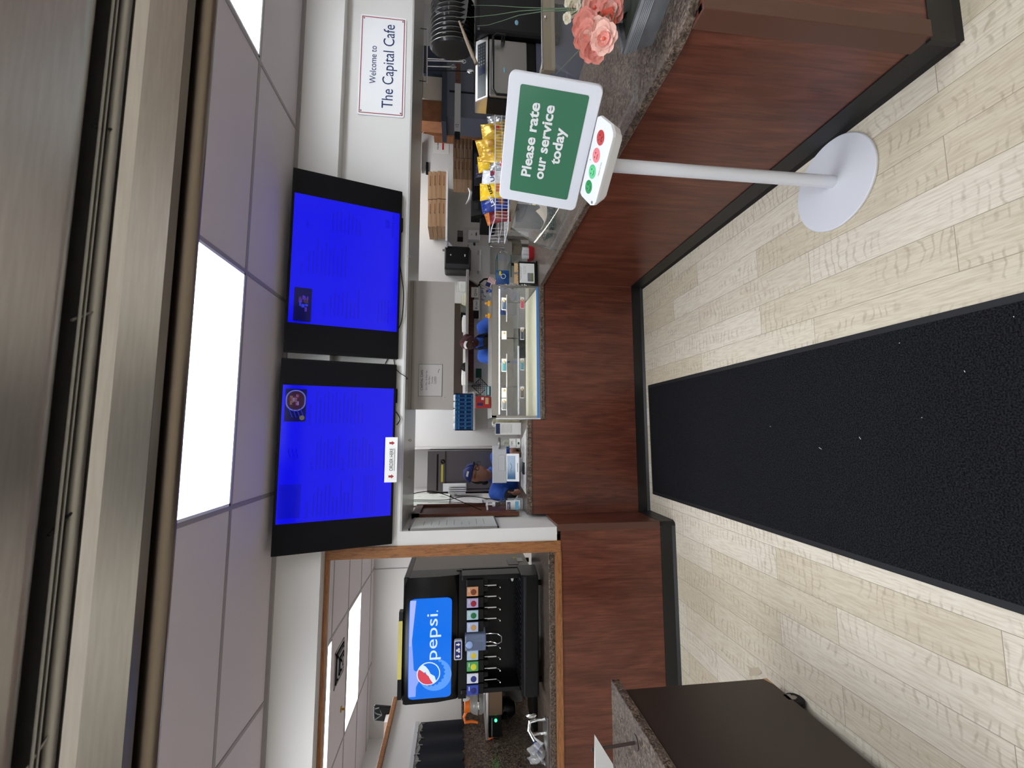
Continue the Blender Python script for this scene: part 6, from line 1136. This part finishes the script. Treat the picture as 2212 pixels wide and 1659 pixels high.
P_ = [((R_+.006*(1 if k_ % 2 else -1))*math.cos(2*math.pi*k_/n_)+.006, (R_+.006*(1 if k_ % 2 else -1))*math.sin(2*math.pi*k_/n_)-.020) for k_ in range(n_)]
m.add([pf(LS+x/W_, LT+y/H_, .0020) for x, y in P_], [tuple(range(n_))], PBL); m.obj('cap_rim', None, lp)
m = MB(); disc(m, LS-.02, LT-.16, .118, GLOW, .0016); m.obj('glow_patch', None, lp)
m = MB(); disc(m, LS, LT, .085, LW, .0026); m.obj('logo_ring', None, lp)
m = MB(); disc(m, LS, LT, .078, PBL, .0032); m.obj('logo_blue', None, lp)
m = MB(); rot = math.radians(20)
def seg_(a0, a1, wv, mat_, lf): 
    P_ = [(.078*math.cos(math.radians(a0+(a1-a0)*k_/24)), .078*math.sin(math.radians(a0+(a1-a0)*k_/24))) for k_ in range(25)]+wv; m.add([pf(LS+x/W_, LT+y/H_, lf) for x, y in P_], [tuple(range(len(P_)))], mat_)
seg_(30, 225, [(-.02, -.045), (.0, -.015), (.03, .0), (.055, .02)], LW, .0038); seg_(62, 205, [(-.045, -.015), (-.015, .0), (.01, .03), (.03, .055)], LR, .0044); m.obj('logo_waves', None, lp)
m = MB(); ts, te = (1523-1431)/227, (1523-1330)/227; key = 'pepsi'
tmp = MB(); tmp.text(key, Vector((0, 0, 0)), X_, Z_, 1., None, 'LEFT', bold=0); xs_ = [v[0] for v in tmp.v]; zs_ = [v[2] for v in tmp.v]; x0_, x1_ = min(xs_), max(xs_); hh = .105
cell = [(v[0]-x0_)/(x1_-x0_) for v in tmp.v]; tb = (975-944)/93.
m.add([pf(ts+(te-ts)*c_, tb+v[2]*.92*.145/H_*.62, .0030) for c_, v in zip(cell, tmp.v)], tmp.f, LW); m.obj('lettering', None, lp)
m = MB(); disc(m, .875, tb+.01, .005, LW, .003); m.obj('registered_mark', None, lp)
# yellow strip on the lid
a, b, z0, z1 = rw(863, 870, 1340, 1465, 3.45); MB().box((a, 3.432, 1.992), (b, 3.44, 2.022)).obj('yellow_label', mat('pale_yellow_label', (214, 202, 112), .5), dm); MB().box((DX0+.06, 3.44, 1.99), (b+.06, 3.50, 2.02)).obj('lid_rail', BLACKP, dm)
# ice plate with arrows
a, b, z0, z1 = rw(981, 998, 1383, 1425, 3.40); ip = MB().rrect(Vector(((a+b)/2, 3.395, (z0+z1)/2)), X_, Z_, b-a, z1-z0, .010, .03).obj('ice_plate', mat('pale_rim', (200, 202, 210), .4), dm)
MB().rrect(Vector(((a+b)/2, 3.3940, (z0+z1)/2)), X_, Z_, (b-a)*.9, (z1-z0)*.78, .007, .001).obj('blue_field', mat('ice_blue', (24, 32, 110), .4), ip)
for s_ in (-1, 1):
    c = Vector(((a+b)/2+s_*(b-a)*.30, 3.3922, (z0+z1)/2)); MB().add([c+X_*x+Z_*z for x, z in ((-.005, .014), (.005, .014), (.005, 0), (.012, 0), (0, -.016), (-.012, 0), (-.005, 0))], [tuple(range(6, -1, -1))], PAPER).obj('arrow', None, ip)
m = MB(); c = Vector(((a+b)/2, 3.3922, (z0+z1)/2))
for dx, dz in ((-.008, -.007), (.008, -.006), (0, .007)): m.obox(c+X_*dx+Z_*dz, (X_+Z_*.3).normalized(), (Z_-X_*.3).normalized(), Y_, .014, .013, .0008, PAPER)
m.obj('ice_cubes', None, ip)
# backplate, drip tray, valves
MB().box((DX0+.05, 3.60, 1.10), (DX1+.005, 3.625, 1.60)).obj('splash_plate', mat('gloss_black', (7, 7, 9), .25, spec=.3), dm)
MB().box((DX0+.02, 3.47, 1.52), (DX1+.0, 3.66, 1.58)).obj('valve_shroud', BLACKM, dm)
for x in (DX0+.05, DX1-.03): MB().box((x, 3.46, 1.10), (x+.035, 3.66, 1.56)).obj('side_cheek', BLACKP, dm, bevel=.006)
m = MB(); m.prism([(3.36, .985), (3.64, .96), (3.64, 1.115), (3.39, 1.115), (3.36, 1.09)], 'X', DX0+.05, DX1+.018); m.obj('drip_tray', BLACKP, dm, bevel=.012)
m = MB()
for k_ in range(22): m.box((DX0+.07+.038*k_, 3.40, 1.116), (DX0+.085+.038*k_, 3.60, 1.120))
m.obj('tray_grille', mat('dark_grille', (20, 20, 22), .4), dm)
for x in (DX0+.1, DX1-.08): MB().lathe([(.02, .941), (.02, .99)], (x, 3.5, 0), 12, BLACKM).lathe([(.02, .941), (.02, .99)], (x, 4.1, 0), 12, BLACKM).obj('foot', None, dm)
MB().ball((DX1-.075, 3.598, 1.155), (.022, .003, .011), WHITEP, 14, 8).obj('oval_badge', None, dm)
VL = [(1278, 'brown root beer', (206, 150, 110), (120, 60, 30)), (1303, 'dark red', (176, 170, 210), (150, 26, 44)), (1329, 'green leaf', (170, 200, 214), (30, 110, 60)), (1355, 'pale blue', (176, 190, 226), (190, 150, 100)), (1416, 'pale blue and yellow', (170, 196, 226), (214, 190, 60)), (1440, 'green and lemon', (84, 160, 96), (214, 210, 50)), (1466, 'white', (214, 218, 232), (40, 50, 120)), (1491, 'blue', (52, 74, 168), (30, 36, 110))]
for y, nm, c1, c2 in [(1256, 'plain', None, None)]+VL:
    x = at(1020, y, Y=3.43)[0]; z1 = at(1008, y, Y=3.43)[2]; z0 = at(1033, y, Y=3.43)[2]; zn = at(1045, y, Y=3.43)[2]; hw = .036
    if y == 1256: x = DX1-.045; hw = .026
    v = MB().box((x-hw, 3.44, zn), (x+hw, 3.60, z1)).prism([(x-.020, zn), (x+.020, zn), (x+.014, zn-.035), (x-.014, zn-.035)], 'Y', 3.47, 3.53).obj('valve', BLACKP, dm, bevel=.004)
    if c1:
        MB().box((x-hw*.92, 3.430, z0), (x+hw*.92, 3.441, z1-.002)).obj('flavour_card', mat('card_%d' % y, c1, .35), v, label='valve card printed %s' % nm)
        MB().ball(Vector((x-.004, 3.4295, (z0*.6+z1*.4))), (.022, .0012, .022), mat('spot_%d' % y, c2, .4), 12, 8).obj('flavour_picture', None, v)
        MB().quad(Vector((x+.012, 3.4285, z1-.018)), X_, Z_, .028, .005, PAPER).obj('printed_line', None, v)
for y in (1266, 1290, 1314, 1338, 1397, 1421, 1446, 1471):
    x = at(1060, y, Y=3.48)[0]; zt_ = at(1047, y, Y=3.48)[2]; zm = at(1073, y, Y=3.48)[2]; ze = at(1081, y, Y=3.46)[2]
    MB().tube([(x, 3.50, zt_), (x, 3.50, zm), (x-.006, 3.475, ze)], [.006, .006, .005], 8).ball((x-.008, 3.47, ze), .008).obj('lever', CHROME, dm)
xi = at(1020, 1385, Y=3.45)[0]; MB().box((xi-.06, 3.42, 1.375), (xi+.06, 3.56, 1.535)).obj('ice_chute', glass('clear_blue_plastic', (150, 170, 214), .35, .1), dm, bevel=.01); MB().ball((xi-.01, 3.415, 1.50), (.026, .004, .026), mat('pale_drop', (150, 176, 226), .4), 12, 8).obj('chute_picture', None, dm)
zi0, zi1 = at(1050, 1375, Y=3.48)[2], at(1083, 1375, Y=3.46)[2]; m = MB(); m.tube([(xi+.03, 3.49, zi0), (xi+.03, 3.49, zi0-.04), (xi+.036, 3.465, zi1+.03), (xi+.02, 3.455, zi1), (xi-.02, 3.455, zi1), (xi-.036, 3.465, zi1+.03), (xi-.03, 3.49, zi0-.04), (xi-.03, 3.49, zi0)], .0045, 8); m.obj('ice_lever', CHROME, dm)
MB().quad(Vector((DX1-.004+.0015, 3.80, 1.13)), Y_, Z_, .16, .09, mat('sticker_grey', (150, 150, 150), .5)).quad(Vector((DX1-.0025, 3.85, 1.06)), Y_, Z_, .1, .05, PAPER).quad(Vector((DX1-.0015, 3.90, 1.10)), Y_, Z_, .05, .03, mat('sticker_yellow', (206, 190, 60), .5)).obj('warning_stickers', None, dm)
# coffee brewer station left of the machine
cf = thing('coffee_brewer', 'black and steel coffee brewer with a green light left of the drink machine', 'coffee brewer', (-2.25, 3.75, .941)); YE = 3.66
a, b, z0, z1 = rw(1056, 1082, 1488, 1548, YE); zs = at(1050, 1550, Y=YE)[2]
MB().box((a-.17, YE, zs-.02), (b+.03, YE+.36, zs)).obj('warmer_plate', STEEL, cf, bevel=.004)
MB().box((a, YE+.015, zs-.13), (b+.02, YE+.34, zs-.021)).obj('steel_box', mat('bronze_steel', (120, 100, 84), .35, .9), cf, bevel=.003)
MB().box((a-.165, YE+.02, zs-.125), (a-.002, YE+.30, zs-.022)).obj('control_front', BLACKP, cf, bevel=.004)
gl_ = at(1071, 1556, Y=YE+.018); MB().ball((gl_.x, YE+.016, gl_.z), .0105, screen('green_led', (.02, 1.0, .16), 9.), 10, 8).obj('green_light', None, cf)
MB().box((a-.155, YE+.016, zs-.05), (a-.02, YE+.0195, zs-.045)).obj('grey_lettering_line', GREYP, cf); MB().prism([(a-.19, zs-.02), (a-.165, zs-.028), (a-.165, zs-.075)], 'Y', YE+.03, YE+.2).obj('orange_switch', mat('switch_orange', (226, 120, 60), .4), cf)
MB().lathe([(.075, .0), (.08, -.01), (.08, -.075), (.05, -.12), (.02, -.13)], (a-.035, YE+.16, zs-.126), 24, BLACKP).obj('brew_basket', None, cf); MB().tube([(a-.035, YE+.09, zs-.16), (a-.04, YE+.0, zs-.165)], [.02, .014], 8).obj('basket_handle', BLACKP, cf)
MB().box((b-.03, YE+.1, .96), (b+.02, YE+.34, zs-.13)).obj('rear_column', mat('bronze_steel'), cf); MB().box((a-.15, YE+.02, .941), (b+.03, YE+.34, .975)).obj('base', BLACKP, cf, bevel=.004)
MB().box((a-.10, YE+.335, 1.02), (b-.04, YE+.342, 1.17)).obj('rating_plate', mat('plate_grey', (140, 138, 134), .5), cf)
ca = thing('coffee_carafe', 'glass coffee carafe with an orange collar and handle on the brewer top', 'carafe', (0, 0, 0)); cc = Vector((at(1030, 1519, Y=YE+.12)[0], YE+.12, zs+.0005)); ca.location = cc; _inv[ca.name] = Matrix.Translation(-cc)
MB().lathe([(0, 0), (.055, .001), (.078, .03), (.082, .06), (.070, .10), (.050, .13)], cc, 28, glass('carafe_glass', (200, 200, 196), .35)).obj('globe', None, ca)
MB().lathe([(.082, .052), (.0835, .057), (.082, .062)], cc, 28, CHROME).obj('band', None, ca)
OR = mat('orange_plastic', (232, 116, 34), .35); MB().lathe([(.050, .122), (.056, .125), (.058, .165), (.054, .168), (.045, .165)], cc, 24, OR).obj('collar', None, ca)
MB().tube([cc+Vector((-.05, -.01, .15)), cc+Vector((-.085, -.02, .172)), cc+Vector((-.118, -.03, .160)), cc+Vector((-.115, -.03, .11)), cc+Vector((-.128, -.03, .06))], [.012, .011, .012, .011, .008], 10).obj('handle', OR, ca); MB().sheet(lambda p, q: cc+Vector((.058*math.cos(-.9+1.8*p)*(1+.25*q), .05*math.sin(-.9+1.8*p), .125+.055*q)), 10, 5, None, .003).obj('white_spout', WHITEP, ca)
sk = thing('bar_sink', 'chrome faucet bending over a small round basin left of the drink machine', 'sink', at(1170, 1560, Z=.941)); s0 = at(1160, 1525, Z=.941); s1 = at(1163, 1565, Z=.941)
fa = Vector((-2.13, 3.40, .941)); MB().tube([fa, fa+Z_*.06, fa+Vector((.0, -.02, .115)), fa+Vector((-.04, -.05, .125)), fa+Vector((-.09, -.08, .09))], .013, 12).obj('faucet', CHROME, sk); MB().tube([fa+Vector((-.11, .02, 0)), fa+Vector((-.11, .02, .11))], .011, 10).obj('tall_tap', CHROME, sk)
MB().lathe([(.10, .0), (.104, .006), (.096, .006), (.085, .001), (.02, .0005), (0, .0005)], fa+Vector((-.06, -.06, .0)), 28, STEEL).obj('basin', None, sk); MB().ball(fa+Vector((.03, .0, .10)), (.02, .016, .04), CHROME, 12, 8).obj('lever_knob', None, sk)
single(MB().box((-2.75, 3.24, .9405), (-2.03, 3.262, .953)), 'drip_rail', 'thin grey rail lying along the front of the drinks counter', 'rail', mat('rail_grey', (128, 122, 120), .3, .6), bevel=.002)
# clear bags
for j, (x, y, W_, H_, lb, lift_) in enumerate(((1160, 1628, .17, .12, 'crumpled clear bag of blue wrapped cutlery on the drinks counter', 0), (1105, 1645, .12, .16, 'clear plastic bag end poking up left of the brewer', .12))):
    c = at(x, y, Y=3.40 if j == 0 else 3.8); c.z = max(.942, c.z-H_/2) if j == 0 else .942; o = thing('plastic_bag', lb, 'plastic bag', c); rnd = random.Random(j); ph = [rnd.uniform(0, 6) for _ in range(5)]
    if j: c.z = .942
    MB().sheet(lambda p, q: c+Vector((W_*(p-.5)*(1-.3*q), -.05*math.sin(math.pi*p)*math.sin(math.pi*q)+.012*math.sin(11*p+7*q+ph[0]), (H_+lift_*1.3)*q+.012*math.sin(13*p+ph[1]))), 18, 18, None, .0008).obj('film', glass('bag_film', (214, 214, 216), .30, .12), o)
    if j == 0:
        for k_ in range(5): MB().tube([c+Vector((-.07+.03*k_, .02, .012+.012*(k_ % 2))), c+Vector((-.03+.03*k_, .05, .05+.01*k_))], .008, 6).obj('wrapped_cutlery', mat('wrap_blue', (50, 84, 160), .4) if k_ % 2 else PAPER, o)
# low partition with granite splash, oak cap, cloth, router
struct(MB().box((-2.56, 3.32, .94), (-2.46, 4.35, 2.13)), 'wall_side', WHITE); 
o = thing('trim_9', 'x', 'x', (-2.51, 3.8, 2.13)); o['kind'] = 'structure'; del o['label']; del o['category']; MB().box((-2.58, 3.31, 2.131), (-2.43, 4.36, 2.165)).obj('cap_board', mat('oak_trim'), o, bevel=.003)
o = thing('splash_panel', 'brown speckled splash panel behind the coffee brewer', 'splash panel', (-2.45, 3.8, .95)); MB().box((-2.459, 3.32, .941), (-2.447, 4.30, 1.545)).obj('panel', GRAN, o); MB().box((-2.446, 4.27, .941), (-1.95, 4.285, 1.545)).obj('back_panel', GRAN, o)
ap = thing('hanging_apron', 'black cloth with a scalloped top hanging over the speckled splash panel', 'cloth', (-2.43, 3.7, 1.55)); 
def cl(p, q): y = 3.97-.72*p; z = 1.885-.02*abs(math.sin(p*19))-(.34)*q; return Vector((-2.432+.008*math.sin(p*22)*(.4+.6*q), y, z))
MB().sheet(cl, 70, 14, None, .003).obj('cloth', mat('black_blue_cloth', (16, 20, 30), .9), ap)
for j in range(9): p = .04+.115*j; MB().tube([cl(p, 0)+Vector((-.02, 0, .03)), cl(p, 0)+Vector((.006, 0, .012)), cl(p, 0)+Vector((.004, 0, -.02))], .004, 6).obj('hook', STEELD, ap)
MB().box((-2.459, 3.22, 1.90), (-2.44, 4.0, 1.93)).obj('hook_board', mat('light_grey_plastic'), ap)
rt = thing('router', 'black router with cables on the oak cap of the side wall', 'router', (-2.5, 4.25, 2.166)); b0 = Vector((-2.50, 4.2, 2.166)); MB().obox(b0+Z_*.075+Y_*.05, X_, (Z_+Y_*.25).normalized(), X_.cross((Z_+Y_*.25).normalized()), .12, .16, .03).obj('case', BLACKP, rt, bevel=.005)
for j in range(3): MB().tube([b0+Vector((.03*j-.02, .05, .14)), b0+Vector((.05*j, -.04, .13-.02*j)), b0+Vector((.06, -.08, .06)), b0+Vector((.04, -.02, .004))], .004, 6).obj('cable', BLACKM, rt)
MB().box(b0+Vector((-.06, -.16, 0)), b0+Vector((.05, -.06, .03))).obj('adapter', WHITEP, rt)
# air vent in the drinks room ceiling
av = thing('air_vent', 'square louvred air vent in the drinks room ceiling', 'vent', at(735, 1435, Z=CEIL-.01)); cc = at(733, 1432, Z=CEIL-.004); cc.z = CEIL
VG = mat('vent_grey', (150, 148, 150), .5)
for k_ in range(5):
    h = .17-.03*k_; m = MB()
    for (x0_, y0_, x1_, y1_) in ((-h, -h, h, -h+.02), (-h, h-.02, h, h), (-h, -h, -h+.02, h), (h-.02, -h, h, h)): m.box((cc.x+x0_, cc.y+y0_, CEIL-.006-.008*k_), (cc.x+x1_, cc.y+y1_, CEIL-.001))
    m.obj('louvre_ring', VG if k_ % 2 == 0 else BLACKM, av)
dt = thing('ceiling_hook', 'small dark fixture on the drinks room ceiling beyond the vent', 'fixture', at(737, 1532, Z=CEIL)); c = at(737, 1532, Z=CEIL-.002); MB().lathe([(.03, 0), (.03, -.008), (.01, -.012), (.012, -.04), (0, -.042)], (c.x, c.y, CEIL), 14, mat('brass')).obj('body', None, dt)
